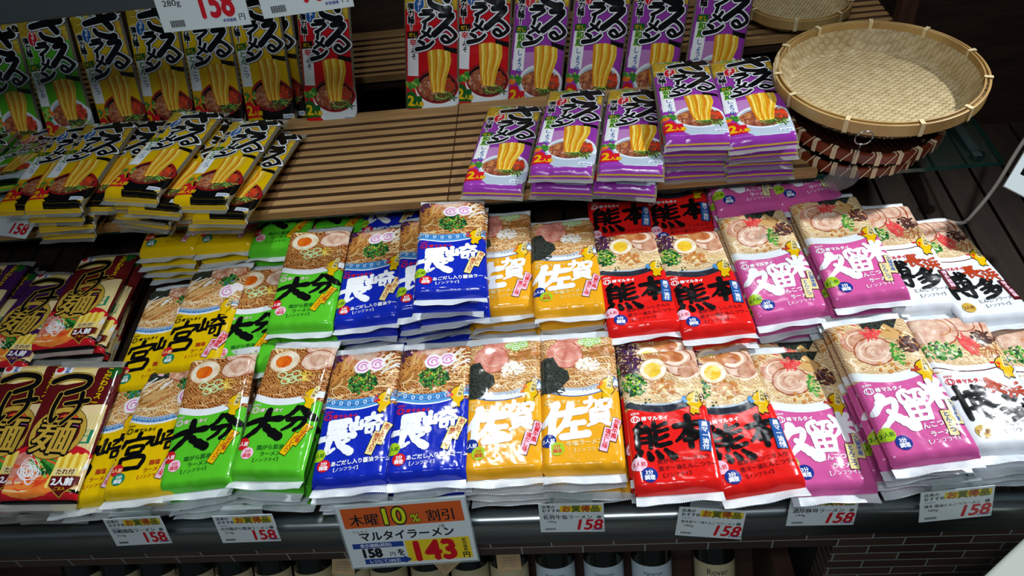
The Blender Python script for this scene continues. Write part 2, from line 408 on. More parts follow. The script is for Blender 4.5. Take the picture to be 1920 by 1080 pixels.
def pack_mesh(name, D, clip, base, W, L, seed, zt=.0088, zb=.0092, crumple=1.0):
    """pillow shaped wrapper; print lies on the film"""
    nz = vnoise(seed); rs = np.random.RandomState(seed + 99)
    ph = rs.rand(4) * 6
    def H(x, y):                                    # x,y in -1..1, y=+1 at the top seal
        ax, ay = np.abs(x), np.abs(y)
        hx = np.clip(1 - ax ** 9, 0, 1) ** .45
        end = np.clip((1 - ay) / .10, 0, 1); hy = 1 - (1 - end) ** 2.4
        z = zt * hx * hy
        z = z + crumple * .0016 * nz(x * 2.2 + 7 + seed, y * 4.5 + 9) * hx * np.minimum(1, hy * 1.2)
        near = np.exp(-((1 - ay) / .13) ** 2)       # gathers running into the seals
        z = z + crumple * near * hx * hy * .0019 * (nz(x * 2.6 + 11 + ph[0], y * .8 + 5 + ph[1]) * 1.6 + .22 * np.sin(x * 13 + ph[1] * np.sign(y)))
        return z - .0072 * np.clip((ay - .90) / .10, 0, 1) ** 1.2
    X, Y = np.meshgrid(np.linspace(-1, 1, NX + 1), np.linspace(1, -1, NY + 1), indexing='ij')
    Z = H(X, Y); e = .02
    Xc, Yc = np.clip(X, -.985, .985), np.clip(Y, -.99, .99)
    gx = (H(Xc + .012, Yc) - H(Xc - .012, Yc)) / (.024 * W / 2); gy = (H(Xc, Yc + .008) - H(Xc, Yc - .008)) / (.016 * L / 2)
    N = np.stack([-gx, -gy, np.ones_like(gx)], 2); N /= np.linalg.norm(N, axis=2, keepdims=True)
    cx, cy = D.w / NX, D.h / NY
    # film
    gi = np.arange((NX + 1) * (NY + 1)).reshape(NX + 1, NY + 1)
    V = [np.stack([X * W / 2, Y * L / 2, Z], 2).reshape(-1, 3)]; NN = [N.reshape(-1, 3)]
    a, b, c, d = gi[:-1, :-1].ravel(), gi[1:, :-1].ravel(), gi[1:, 1:].ravel(), gi[:-1, 1:].ravel()
    F = [np.stack([a, c, b], 1), np.stack([a, d, c], 1)]
    ycell = np.tile((np.arange(NY) + .5) / NY * D.h, NX)
    ball = {'b': 0, 't': 1}
    mi = np.where(ycell < base[2], 1, 0); MI = [mi, mi]
    # back of the packet: sags a little, shares the outline
    zo = -.0072 * np.clip((np.abs(Y) - .90) / .10, 0, 1) ** 1.2
    hx = np.clip(1 - np.abs(X) ** 9, 0, 1) ** .45; end = np.clip((1 - np.abs(Y)) / .12, 0, 1)
    ZB = zo - (zb * hx * end ** .55) * (1 - .3 * np.clip((np.abs(Y) - .8) / .2, 0, 1)); ZB = np.minimum(ZB, Z)
    o1 = len(V[0]); V.append(np.stack([X * W / 2, Y * L / 2, ZB], 2).reshape(-1, 3))
    nb = np.stack([X ** 9, np.zeros_like(X), -np.ones_like(X) * .5], 2); nb /= np.linalg.norm(nb, axis=2, keepdims=True); NN.append(nb.reshape(-1, 3))
    F += [np.stack([a, b, c], 1) + o1, np.stack([a, c, d], 1) + o1]; MI += [mi, mi]
    # print
    P, n, pm, pl = clip; own = np.repeat(np.arange(len(n)), n)
    st = np.concatenate([[0], np.cumsum(n)[:-1]]); cen = np.add.reduceat(P, st, axis=0) / n[:, None]
    i = np.clip((cen[:, 0] / cx).astype(int), 0, NX - 1)[own]; j = np.clip((cen[:, 1] / cy).astype(int), 0, NY - 1)[own]
    fx, fy = P[:, 0] / cx - i, P[:, 1] / cy - j
    z00, z10, z01, z11 = Z[i, j], Z[i + 1, j], Z[i, j + 1], Z[i + 1, j + 1]
    lower = (cen[own, 1] / cy - j) > (cen[own, 0] / cx - i)
    z = np.where(lower, z00 + (z01 - z00) * fy + (z11 - z01) * fx, z00 + (z10 - z00) * fx + (z11 - z10) * fy)
    fx, fy = np.clip(fx, 0, 1)[:, None], np.clip(fy, 0, 1)[:, None]
    nn = (N[i, j] * (1 - fx) + N[i + 1, j] * fx) * (1 - fy) + (N[i, j + 1] * (1 - fx) + N[i + 1, j + 1] * fx) * fy
    nn /= np.linalg.norm(nn, axis=1, keepdims=True)
    # the facet's own normal, so that every sheet stays parallel to it
    ux = np.where(lower, z11 - z01, z10 - z00) / (W / NX); uy = -np.where(lower, z01 - z00, z11 - z10) / (L / NY)
    fn = np.stack([-ux, -uy, np.ones_like(ux)], 1); fn /= np.linalg.norm(fn, axis=1, keepdims=True)
    Q = np.stack([(P[:, 0] / D.w - .5) * W, (.5 - P[:, 1] / D.h) * L, z], 1) + fn * ((pl[own] + 1) * EPS)[:, None]
    o2 = o1 + len(V[1]); V.append(Q); NN.append(nn)
    F = np.concatenate(F)
    sizes = np.concatenate([np.full(len(F), 3), n]); idx = np.concatenate([F.ravel(), np.arange(len(P)) + o2])
    return raw_mesh(name, np.concatenate(V), sizes, idx, np.concatenate(MI + [pm + 2]), [base[0], base[1]] + D.mats, np.concatenate(NN))

def seal_mesh(name, W, up, m, ln=.0125, seed=0, tilt=10, wavy=.0012, teeth=True):
    """crimped fin, up=+1 at the top of a packet, -1 at the foot; ribs across, pinked edge"""
    rs = np.random.RandomState(seed); n, k = 84, 15; V = []; p1, p2 = rs.rand(2) * 6
    for s in (1, -1):
        for i in range(n + 1):
            x = -1 + 2 * i / n
            for j in range(k + 1):
                t = j / k; l = ln * t + (.0017 * (i % 2) if (teeth and j == k) else 0)
                z = -.0070 + math.tan(R(tilt)) * l + wavy * t * (math.sin(x * 3.2 + p1) + .5 * math.sin(x * 7 + p2)) + .00030 * math.sin(t * 5 * 2 * PI) * (1 if teeth else .3) + s * .00022
                V.append((x * W / 2 * (.985 + .015 * t), up * (l - .0012), z))
    g = lambda s, i, j: s * (n + 1) * (k + 1) + i * (k + 1) + j
    F = []
    for i in range(n):
        for j in range(k):
            q = [g(0, i, j), g(0, i + 1, j), g(0, i + 1, j + 1), g(0, i, j + 1)]; r = [g(1, i, j), g(1, i, j + 1), g(1, i + 1, j + 1), g(1, i + 1, j)]
            if up < 0: q.reverse(); r.reverse()
            F += [q, r]
        q = [g(0, i, k), g(0, i + 1, k), g(1, i + 1, k), g(1, i, k)]; F.append(q if up > 0 else q[::-1])
    me = bpy.data.meshes.new(name); me.from_pydata(V, [], F); me.materials.append(m)
    me.polygons.foreach_set('use_smooth', [True] * len(me.polygons)); me.update()
    return me

def card(name, D, W, H, base, parent=None, thick=.0012, M=None):
    """a flat printed card standing on its lower edge, origin at its centre"""
    P, n, pm, pl = flat(clip_tris(D, False)); own = np.repeat(np.arange(len(n)), n)
    Q = np.stack([(P[:, 0] / D.w - .5) * W, (.5 - P[:, 1] / D.h) * H, thick / 2 + (pl[own] + 1) * 2e-5], 1)
    a, b, t = W / 2, H / 2, thick / 2
    V = [(x, y, z) for x in (-a, a) for y in (-b, b) for z in (-t, t)]
    F = [(0, 1, 3, 2), (4, 6, 7, 5), (0, 4, 5, 1), (2, 3, 7, 6), (0, 2, 6, 4), (1, 5, 7, 3)]
    me = raw_mesh(name, np.concatenate([np.array(V), Q]), np.concatenate([np.full(6, 4), n]), np.concatenate([np.array(F).ravel(), np.arange(len(P)) + 8]), np.concatenate([np.zeros(6), pm + 1]), [base] + D.mats, smooth=False)
    ob = bpy.data.objects.new(name, me); COL.objects.link(ob)
    if parent: ob.parent = parent
    if M is not None: ob.matrix_world = M
    return ob
# ------------------------------------------------------------------ brush strokes (points in a 0..100 box, start and end weight)
def S(*a): return [(p, w0, w1) for p, w0, w1 in a]
_L = lambda *p, w=(1, 1): (list(p), w[0], w[1])
STROKES = {
 'o': S(_L((6, 46), (40, 34), (92, 30), w=(.8, 1.1)), _L((54, 2), (50, 36), (32, 68), (4, 98), w=(1.2, .7)), _L((46, 42), (66, 66), (97, 88), w=(.8, 1.6))),
 'bun': S(_L((44, 4), (28, 30), (2, 52), w=(1.1, .5)), _L((56, 2), (74, 24), (98, 44), w=(.8, 1.4)), _L((22, 54), (74, 50), (68, 80), (50, 98), w=(.9, .7)), _L((46, 54), (36, 78), (12, 98), w=(1, .5))),
 'naga': S(_L((30, 6), (28, 52), w=(1.1, 1)), _L((28, 7), (80, 4), w=(1, 1.1)), _L((30, 22), (72, 20), w=(.8, .8)), _L((30, 36), (72, 34), w=(.8, .8)), _L((2, 54), (50, 50), (98, 48), w=(1, 1.2)), _L((32, 54), (28, 92), (48, 84), w=(1.2, .5)), _L((50, 54), (66, 76), (94, 96), w=(.8, 1.4)), _L((86, 60), (62, 74), w=(.8, .6))),
 'saki': S(_L((18, 14), (17, 58), w=(1.1, 1)), _L((3, 36), (4, 62), (34, 56), w=(1, .9)), _L((34, 28), (35, 60), w=(.9, .9)), _L((46, 20), (96, 14), w=(.9, .9)), _L((70, 2), (64, 22), (48, 36), w=(1, .6)), _L((70, 18), (92, 33), w=(.6, 1)), _L((40, 48), (99, 43), w=(.9, 1)), _L((52, 60), (53, 80), w=(.8, .8)), _L((52, 60), (70, 58), (69, 78), (54, 79), w=(.8, .7)), _L((88, 46), (88, 92), (74, 90), w=(1, .6))),
 'sa': S(_L((30, 2), (20, 30), (0, 58), w=(1.3, .7)), _L((20, 36), (18, 98), w=(1.2, 1.1)), _L((36, 30), (96, 20), w=(1, 1.1)), _L((64, 2), (54, 45), (28, 82), w=(1.2, .7)), _L((50, 60), (92, 55), w=(.9, .9)), _L((70, 58), (68, 90), w=(1, 1)), _L((42, 95), (99, 88), w=(1, 1.2))),
 'ga': S(_L((6, 16), (44, 12), (42, 36), (32, 40), w=(.9, .6)), _L((26, 0), (23, 24), (4, 42), w=(1, .6)), _L((60, 12), (60, 36), w=(.9, .9)), _L((60, 13), (92, 10), (88, 35), w=(.9, .9)), _L((60, 36), (88, 34), w=(.8, .8)), _L((26, 47), (26, 84), w=(1, 1)), _L((26, 47), (78, 45), (77, 84), w=(.9, 1)), _L((28, 60), (76, 58), w=(.7, .7)), _L((28, 71), (76, 70), w=(.7, .7)), _L((26, 84), (77, 83), w=(.8, .8)), _L((38, 86), (10, 99), w=(1, .6)), _L((62, 86), (94, 99), w=(.8, 1.1))),
 'kuma': S(_L((24, 2), (10, 19), (40, 16), w=(1.1, .8)), _L((36, 10), (46, 22), w=(.7, 1)), _L((12, 28), (11, 70), w=(1, 1)), _L((12, 29), (44, 27), (43, 68), w=(.9, .8)), _L((13, 42), (42, 41), w=(.7, .7)), _L((13, 54), (42, 53), w=(.7, .7)), _L((60, 2), (59, 25), (92, 22), w=(1, .8)), _L((90, 5), (62, 15), w=(.9, .7)), _L((60, 34), (59, 62), (95, 58), w=(1, .8)), _L((90, 38), (62, 48), w=(.9, .7)), _L((18, 76), (2, 97), w=(.9, 1.4)), _L((36, 80), (40, 95), w=(.8, 1.3)), _L((58, 79), (66, 94), w=(.8, 1.3)), _L((80, 75), (98, 94), w=(.8, 1.5))),
 'moto': S(_L((3, 30), (50, 25), (98, 22), w=(1, 1.2)), _L((52, 0), (50, 98), w=(1.2, 1)), _L((48, 28), (30, 56), (1, 78), w=(1, .6)), _L((54, 28), (72, 54), (99, 74), w=(.8, 1.5)), _L((32, 76), (70, 73), w=(.9, .9))),
 'ku': S(_L((40, 2), (26, 26), (4, 48), w=(1.3, .8)), _L((36, 20), (76, 14), (58, 56), (8, 98), w=(1, .7)), _L((48, 48), (68, 72), (99, 96), w=(.8, 1.7))),
 'ru': S(_L((38, 3), (10, 13), (12, 42), (38, 34), w=(1, .8)), _L((30, 18), (44, 38), w=(.8, 1)), _L((48, 11), (94, 6), (88, 38), (72, 36), w=(.9, .7)), _L((68, 12), (60, 32), (46, 44), w=(.9, .6)), _L((18, 53), (20, 97), w=(1, 1)), _L((18, 54), (86, 50), (83, 95), w=(1, 1)), _L((20, 74), (82, 72), w=(.8, .8)), _L((51, 54), (51, 94), w=(.8, .8)), _L((20, 96), (83, 94), w=(.9, .9))),
 'me': S(_L((18, 8), (36, 32), w=(.8, 1.3)), _L((84, 4), (64, 32), w=(1.3, .7)), _L((2, 46), (50, 42), (98, 38), w=(1, 1.2)), _L((52, 0), (50, 99), w=(1.2, 1)), _L((46, 46), (30, 70), (2, 90), w=(1, .6)), _L((54, 44), (72, 66), (99, 86), w=(.8, 1.5))),
 'haku': S(_L((0, 34), (34, 30), w=(1, 1)), _L((17, 2), (16, 98), w=(1.2, 1.1)), _L((38, 19), (97, 13), w=(.9, .9)), _L((68, 0), (67, 58), w=(1, .9)), _L((44, 30), (44, 56), w=(.9, .9)), _L((44, 30), (92, 27), (91, 55), w=(.8, .9)), _L((45, 42), (90, 40), w=(.7, .7)), _L((82, 1), (93, 9), w=(.8, 1.1)), _L((32, 68), (99, 62), w=(1, 1)), _L((82, 54), (82, 96), (66, 92), w=(1.1, .7)), _L((46, 76), (58, 87), w=(.9, 1.2))),
 'ta': S(_L((50, 0), (30, 20), (6, 33), w=(1.1, .6)), _L((44, 10), (76, 7), (54, 34), (10, 54), w=(1, .7)), _L((34, 22), (50, 32), w=(.8, 1)), _L((64, 38), (40, 60), (14, 72), w=(1.1, .6)), _L((56, 48), (92, 44), (64, 80), (8, 99), w=(1.1, .7)), _L((46, 62), (62, 72), w=(.8, 1))),
 'hama': S(_L((8, 8), (22, 20), w=(.8, 1.2)), _L((2, 35), (16, 46), w=(.8, 1.2)), _L((4, 92), (24, 58), w=(1.2, .6)), _L((84, 3), (46, 15), w=(1, .8)), _L((46, 14), (45, 60), w=(1, 1)), _L((46, 35), (95, 31), w=(.9, .9)), _L((78, 34), (78, 60), w=(.9, .9)), _L((32, 63), (99, 57), w=(1, 1.1)), _L((54, 72), (36, 94), w=(1, .6)), _L((72, 70), (95, 92), w=(.7, 1.2))),
 'miya': S(_L((52, 0), (50, 12), w=(1.2, 1)), _L((10, 20), (6, 36), w=(1.1, .9)), _L((10, 21), (94, 14), (84, 32), w=(1, .8)), _L((28, 38), (27, 56), w=(1, 1)), _L((28, 38), (74, 36), (71, 54), w=(.9, .9)), _L((28, 56), (71, 54), w=(.9, .9)), _L((50, 57), (42, 66), w=(.9, .8)), _L((16, 70), (17, 98), w=(1.1, 1)), _L((16, 70), (88, 66), (83, 96), w=(1, 1)), _L((17, 98), (83, 96), w=(1, 1))),
 'za': S(_L((2, 40), (40, 32), (88, 24), w=(.9, 1.25)), _L((46, 6), (58, 30), (76, 62), w=(1.2, 1.1)), _L((28, 66), (36, 80), (66, 93), (82, 92), w=(.8, 1.1)), _L((82, 2), (88, 13), w=(.55, .7)), _L((94, -3), (100, 8), w=(.55, .7))),
 'rru': S(_L((28, 6), (76, 4), (50, 34), (6, 70), w=(1.0, 1.2)), _L((16, 62), (56, 44), (94, 68), (84, 86), (58, 96), (38, 84), (52, 74), (68, 84), w=(.7, .6))),
 'ra': S(_L((24, 10), (76, 6), w=(1, 1.1)), _L((8, 40), (88, 34), (66, 70), (30, 98), w=(1, 1)),),
 'bar': S(_L((60, 2), (40, 98), w=(1, 1.1))),
 'mem': S(_L((80, 2), (58, 50), (8, 96), w=(1.1, .9)), _L((22, 30), (84, 78), w=(.9, 1.1))),
 'nn': S(_L((14, 14), (40, 36), w=(.9, 1.2)), _L((96, 14), (64, 66), (4, 96), w=(.8, 1.3))),
 'tsu': S(_L((2, 44), (42, 22), (88, 30), (88, 66), (46, 92), w=(1.1, 1.0)),),
 'ke': S(_L((14, 6), (8, 54), (16, 92), (26, 78), w=(1, .7)), _L((38, 36), (98, 26), w=(.9, 1.2)), _L((76, 2), (78, 54), (48, 99), w=(1.1, .8))),
}
# ------------------------------------------------------------------ print colours
INK = {}
def ink(name, col, col2=None, scale=90, **k):
    INK[name] = film('print_' + name, col, col2, scale, **k); return INK[name]
for nme, c in {'green': (84, 190, 40), 'blue': (20, 42, 176), 'ochre': (232, 164, 28), 'red': (226, 30, 26), 'pink': (206, 88, 154), 'white': (222, 228, 236),
               'yellow': (226, 188, 8), 'purple': (150, 56, 166), 'zgreen': (84, 176, 30), 'zred': (206, 18, 26), 'zyellow': (226, 182, 8), 'black': (14, 14, 16),
               'navy': (22, 30, 84), 'paper': (240, 243, 246), 'badge_red': (206, 28, 40), 'badge_blue': (22, 52, 140), 'badge_lime': (164, 200, 36), 'badge_green': (52, 128, 52),
               'lime': (196, 216, 40), 'teal': (30, 130, 96), 'gold': (196, 160, 62), 'maroon': (92, 20, 24), 'plum': (66, 28, 84), 'cream': (232, 214, 150),
               'skyblue': (76, 146, 206), 'deepblue': (38, 88, 160), 'orange': (236, 120, 26), 'dark_green': (22, 92, 34), 'pale_pink': (238, 196, 216), 'brown_red': (176, 60, 30), 'grey': (110, 112, 116), 'clear_edge': (120, 112, 96)}.items():
    ink(nme, c)
for nme, cs in {'soup_amber': ((104, 48, 18), (166, 96, 46), (206, 150, 88)), 'soup_tan': ((156, 100, 52), (200, 150, 92), (226, 190, 138)), 'soup_cream': ((178, 138, 92), (212, 180, 134), (232, 212, 174))}.items():
    INK[nme] = swirl('print_' + nme, *cs)
ink('noodle', (222, 186, 128)); ink('noodle_lit', (238, 212, 160)); ink('noodle_amber', (198, 136, 68)); ink('noodle_pale', (232, 216, 184)); ink('noodle_dark', (150, 92, 44))
ink('strand', (240, 204, 62), (216, 164, 30), 60, stretch=(9, 1, 1)); ink('strand_lit', (250, 226, 110)); ink('strand_low', (222, 140, 24))
ink('egg_white', (242, 234, 214), (222, 200, 164), 60); ink('yolk', (232, 126, 30), (214, 84, 18), 80); ink('yolk_pale', (238, 204, 60), (228, 180, 40), 90); ink('egg_rim', (196, 150, 104))
ink('pork', (216, 172, 142), (176, 112, 84), 90, detail=6); ink('pork_pale', (230, 204, 182), (198, 146, 122), 80, detail=6); ink('pork_edge', (162, 84, 52)); ink('fat', (238, 214, 192)); ink('pork_pink', (226, 158, 140), (192, 108, 92), 80, detail=6); ink('roast', (178, 96, 52), (206, 140, 84), 90)
ink('nori', (22, 27, 28), (64, 70, 60), 320, detail=6); ink('scallion', (40, 124, 44), (84, 160, 60), 200); ink('scallion_lit', (150, 196, 84)); ink('scallion_pale', (214, 230, 190)); ink('herb_dark', (22, 70, 40))
ink('bamboo', (180, 126, 62), (146, 92, 40), 90, stretch=(1, 5, 1)); ink('bamboo_lit', (208, 164, 102)); ink('kikurage', (58, 32, 30), (92, 56, 48), 180); ink('fungus', (86, 60, 72), (60, 40, 52), 150)
ink('ginger', (216, 50, 56), (236, 96, 92), 160); ink('naruto', (240, 232, 236)); ink('naruto_pink', (216, 120, 190)); ink('onion_white', (240, 240, 232), (222, 224, 216), 200)
ink('sesame', (206, 150, 90)); ink('sesame_dark', (130, 76, 36)); ink('garlic', (206, 142, 70), (182, 110, 46), 120); ink('bowl_white', (228, 234, 238)); ink('bowl_shade', (176, 190, 206)); ink('bowl_dark', (34, 38, 48), (60, 66, 78), 20); ink('bowl_red', (150, 28, 30))
ink('meat', (104, 44, 30), (170, 98, 72), 150, detail=6); ink('tomato', (216, 48, 28), (236, 92, 50), 60); ink('seaweed', (96, 108, 44), (60, 76, 34), 150); ink('noodle_mass', (216, 180, 46), (168, 136, 40), 60); ink('carrot', (230, 108, 36), (242, 146, 64), 60); ink('steam', (188, 130, 190))
I = INK

def curve_region(D, m, ybot, dip, y0=0, tilt=0):
    """area from y0 down to a bowl-shaped curve"""
    pts = [(0, y0), (100, y0)] + [(x, ybot - dip * ((x - 46) / 54) ** 2 + tilt * (x - 50) / 50) for x in range(100, -1, -5)]
    D.poly(m, pts)
def curve_band(D, m, ya, yb, dip, x0=0, x1=100):
    f = lambda x, y: y - dip * ((x - 46) / 54) ** 2
    xs = [x0 + (x1 - x0) * k / 16 for k in range(17)]
    D.poly(m, [(x, f(x, ya)) for x in xs] + [(x, f(x, yb)) for x in xs[::-1]])

def egg(D, cx, cy, rx, ry, ang, yolk, yr=.58):
    D.ell(I['egg_rim'], cx, cy, rx * 1.06, ry * 1.07, ang, .02); D.ell(I['egg_white'], cx, cy, rx, ry, ang, .02); D.ell(I[yolk], cx - rx * .05, cy + ry * .03, rx * yr, ry * yr, ang, .05)
def roll(D, cx, cy, rx, ry, ang=0, edge='pork_edge', body='pork_pale', turns=2):
    D.ell(I[edge], cx, cy, rx, ry, ang, .03); D.ell(I[body], cx, cy, rx * .93, ry * .92, ang, .03)
    for k in range(turns):
        f = .68 - .28 * k; D.ring(I['pork'] if k else I['fat'], cx, cy, rx * f, ry * f, 1.6, ang, a0=30 + 80 * k, a1=330 + 60 * k)
def naruto(D, cx, cy, r):
    D.ell(I['naruto'], cx, cy, r, r * .92, 0, .07, 18); D.ring(I['naruto_pink'], cx, cy, r * .62, r * .56, 2.0, a0=20, a1=330); D.ring(I['naruto_pink'], cx + r * .08, cy, r * .28, r * .24, 1.8, a0=120, a1=400)

def island(D, splash, x=84, y=88):
    pts = [(-4, -12), (3, -15), (8, -11), (7, -3), (9, 4), (4, 10), (4, 17), (-1, 15), (-3, 18), (-7, 14), (-5, 6), (-9, 1), (-8, -7)]
    D.poly(I['black'], [(x + a * 1.1, y + b * 1.1) for a, b in pts]); D.poly(I['zyellow'], [(x + a, y + b) for a, b in pts])
    D.bits([I[splash]], 7, x - 9, y - 4, 5, 5, 1.4, 2.6)
    D.quad(I['cream'], x + 4, y - 8, 6.5, 19, 14); D.vtext(I['black'], '九州麺', x + 5.4, y - 11.5, 5.2, .02, 1.05, ang=14)

def step_label(D, x, y, s1, s2, bg, fg, ang=24, edge='black', w=9.5, h=32, body='paper'):
    for dx, dy, s in ((0, 0, s1), (-11.5, 13, s2)):
        D.quad(I[edge], x + dx, y + dy, w + 1.6, h + 1.6, ang, up=(dx == 0)); 
    D.up()
    for dx, dy, s in ((0, 0, s1), (-11.5, 13, s2)): D.quad(I[bg], x + dx, y + dy, w, h, ang, up=False)
    for dx, dy, s in ((0, 0, s1), (-11.5, 13, s2)):
        a = R(ang); x0, y0 = x + dx + math.sin(a) * (h / 2 - 5.6), y + dy - math.cos(a) * (h / 2 - 5.6)
        D.vtext(I[fg], s, x0, y0 + 2, 7.2, .035, .93, ang=ang)

def badge(D, x, y, r, bg, fg, lines, size=6.2):
    D.ell(I[bg], x, y, r, r * .98)
    for k, s in enumerate(lines): D.text(I[fg], s, x, y + size * (.38 + (k - (len(lines) - 1) / 2) * 1.0), size, 0, .03, center=True, sx=.95)

def brand(D, ic, y=106, x=5):
    D.ring(I[ic], x + 6, y - 1.5, 5, 4, 1.2, a0=20, a1=380); D.ring(I[ic], x + 6, y - 1.5, 2.4, 4, 1.0)
    D.text(I[ic], '棒', x + 13, y + 1, 6.5, 0, .03); D.text(I[ic], 'マルタイ', x + 20, y + 1, 6.5, 0, .045)
    D.text(I[ic], '業務用', x + 1, y - 8, 3.6, 0, .01)

MARU = {}
def maru(key, seed, bg, photo_bg, rim, title, sub, badges, labels, brand_ink, food, splash='red', cut=100):
    D = Design(100, 200, seed)
    food(D); 
    brand(D, brand_ink, cut + 8)
    island(D, splash, 85, cut - 12)
    for t in title: D.brush(*t[:6], t[6] * 1.1)
    for s in sub: D.text(*s)
    for b in badges: badge(D, *b)
    labels(D)
    MARU[key] = (D, (I[bg], I[photo_bg], cut - 8))

def bowl(D, outer, inner, soup, yb=99, dip=17, band=8, line=None):
    curve_region(D, I[outer], yb, dip)
    if inner: curve_region(D, I[inner], yb - 2, dip)
    if line: curve_band(D, I[line], yb - band * .62, yb - band * .34, dip)
    curve_region(D, I[soup], yb - band, dip)

def f_oita(D):
    bowl(D, 'bowl_white', None, 'soup_amber', 99, 14, 10)
    D.noodles([I['noodle_amber'], I['noodle'], I['noodle_dark'], I['noodle_amber']], 60, 2, 46, 92, 84, 1.1)
    D.noodles([I['noodle_amber'], I['noodle_dark']], 12, 0, 26, 22, 60, 1.1)
    D.shreds([I['bamboo_lit'], I['bamboo'], I['noodle_lit']], 12, 30, 10, 20, 6, 26, 2.6, 25, 60)
    roll(D, 82, 8, 27, 15, 8); roll(D, 80, 29, 25, 17, -8)
    egg(D, 31, 30, 21, 17, -6, 'yolk')
    for x, y in ((34, 52), (45, 56), (54, 50), (50, 60), (41, 62), (60, 57)): D.ring(I['scallion_pale'], x, y, 6, 4.4, 1.7); D.ring(I['scallion_lit'], x, y, 7, 5.3, .6)
    D.shreds([I['strand_lit'], I['zyellow']], 16, 68, 54, 7, 8, 12, .9, 60, 120)
    D.bits([I['sesame'], I['sesame_dark'], I['noodle_lit']], 70, 88, 60, 13, 13, .7, 1.5)
    D.shreds([I['noodle_dark']], 8, 94, 66, 5, 8, 10, .9, 120, 60)
maru('oita', 11, 'green', 'soup_amber', 'bowl_white', [(I['black'], 'o', 4, 106, 52, 44, 8.2), (I['black'], 'bun', 52, 102, 44, 34, 7.4)],
     [(I['dark_green'], '鶏がら醤油', 30, 163, 7.4, -3, .025), (I['dark_green'], 'ラーメン', 36, 171.5, 7.4, -3, .025), (I['dark_green'], '【ノンフライ】', 26, 180, 6, -3, .02)],
     [(9, 155, 8.6, 'badge_red', 'paper', ['2人前'], 6.4), (19, 168, 8.4, 'pale_pink', 'badge_red', ['3分', '調理'], 6)],
     lambda D: step_label(D, 86, 142, 'かぼす香', 'ぶし入り', 'zyellow', 'brown_red', 26), 'pale_pink', f_oita, 'sesame')

def f_naga(D):
    bowl(D, 'paper', 'skyblue', 'soup_amber', 98, 13, 16)
    curve_band(D, I['deepblue'], 90, 91.2, 13)
    for k in range(18): x = 3 + k * 5.6; y = 88 - 13 * ((x - 46) / 54) ** 2; D.ring(I['deepblue'] if k % 2 else I['paper'], x, y, 2, 2.6, .8, up=(k == 0))
    D.noodles([I['noodle'], I['noodle_amber'], I['noodle_dark'], I['noodle_lit']], 60, 0, 52, 100, 80, 1.2)
    D.noodles([I['noodle'], I['noodle_amber']], 16, 70, 30, 100, 60, 1.2)
    D.ell(I['pork_pink'], 46, 8, 32, 20, 4, .05); D.ell(I['pork_pale'], 50, 6, 26, 15, 4, .06)
    D.bits([I['roast'], I['sesame'], I['sesame_dark'], I['brown_red']], 90, 84, 12, 16, 14, .8, 1.8)
    D.shreds([I['fungus'], I['kikurage'], I['plum']], 26, 10, 12, 12, 14, 16, 2.2, 60, 160)
    D.shreds([I['bamboo'], I['bamboo_lit'], I['noodle_amber']], 22, 20, 42, 17, 20, 26, 3.6, 110, 60)
    D.shreds([I['bowl_white'], I['noodle_pale'], I['noodle_lit']], 18, 84, 34, 14, 18, 26, 1.9, 140, 60)
    D.bits([I['herb_dark'], I['scallion'], I['badge_green'], I['herb_dark']], 120, 52, 56, 20, 17, 1.6, 3.4); D.bits([I['scallion_lit'], I['lime'], I['badge_green']], 46, 52, 54, 17, 14, .8, 1.7)
    naruto(D, 69, 29, 12); naruto(D, 49, 31, 12.5)
    D.ring(I['noodle_lit'], 24, 70, 15, 9, 1.1, 30); D.ring(I['noodle'], 84, 60, 10, 7, 1.1, 20)
maru('nagasaki', 12, 'blue', 'soup_amber', 'skyblue', [(I['paper'], 'naga', 4, 112, 46, 48, 7.6), (I['paper'], 'saki', 44, 106, 42, 34, 5.6)],
     [(I['paper'], 'あごだし入り醤油ラーメン', 25, 176, 7.0, -3, .03), (I['paper'], '【ノンフライ】', 26, 184, 5.6, -3, .02)],
     [(7, 160, 9, 'badge_lime', 'dark_green', ['2人前'], 6.2), (16, 175, 8.6, 'badge_red', 'paper', ['3分', '調理'], 6)],
     lambda D: step_label(D, 89, 136, 'あごだし', '焼き入り', 'cream', 'brown_red', 18), 'badge_red', f_naga, 'red')

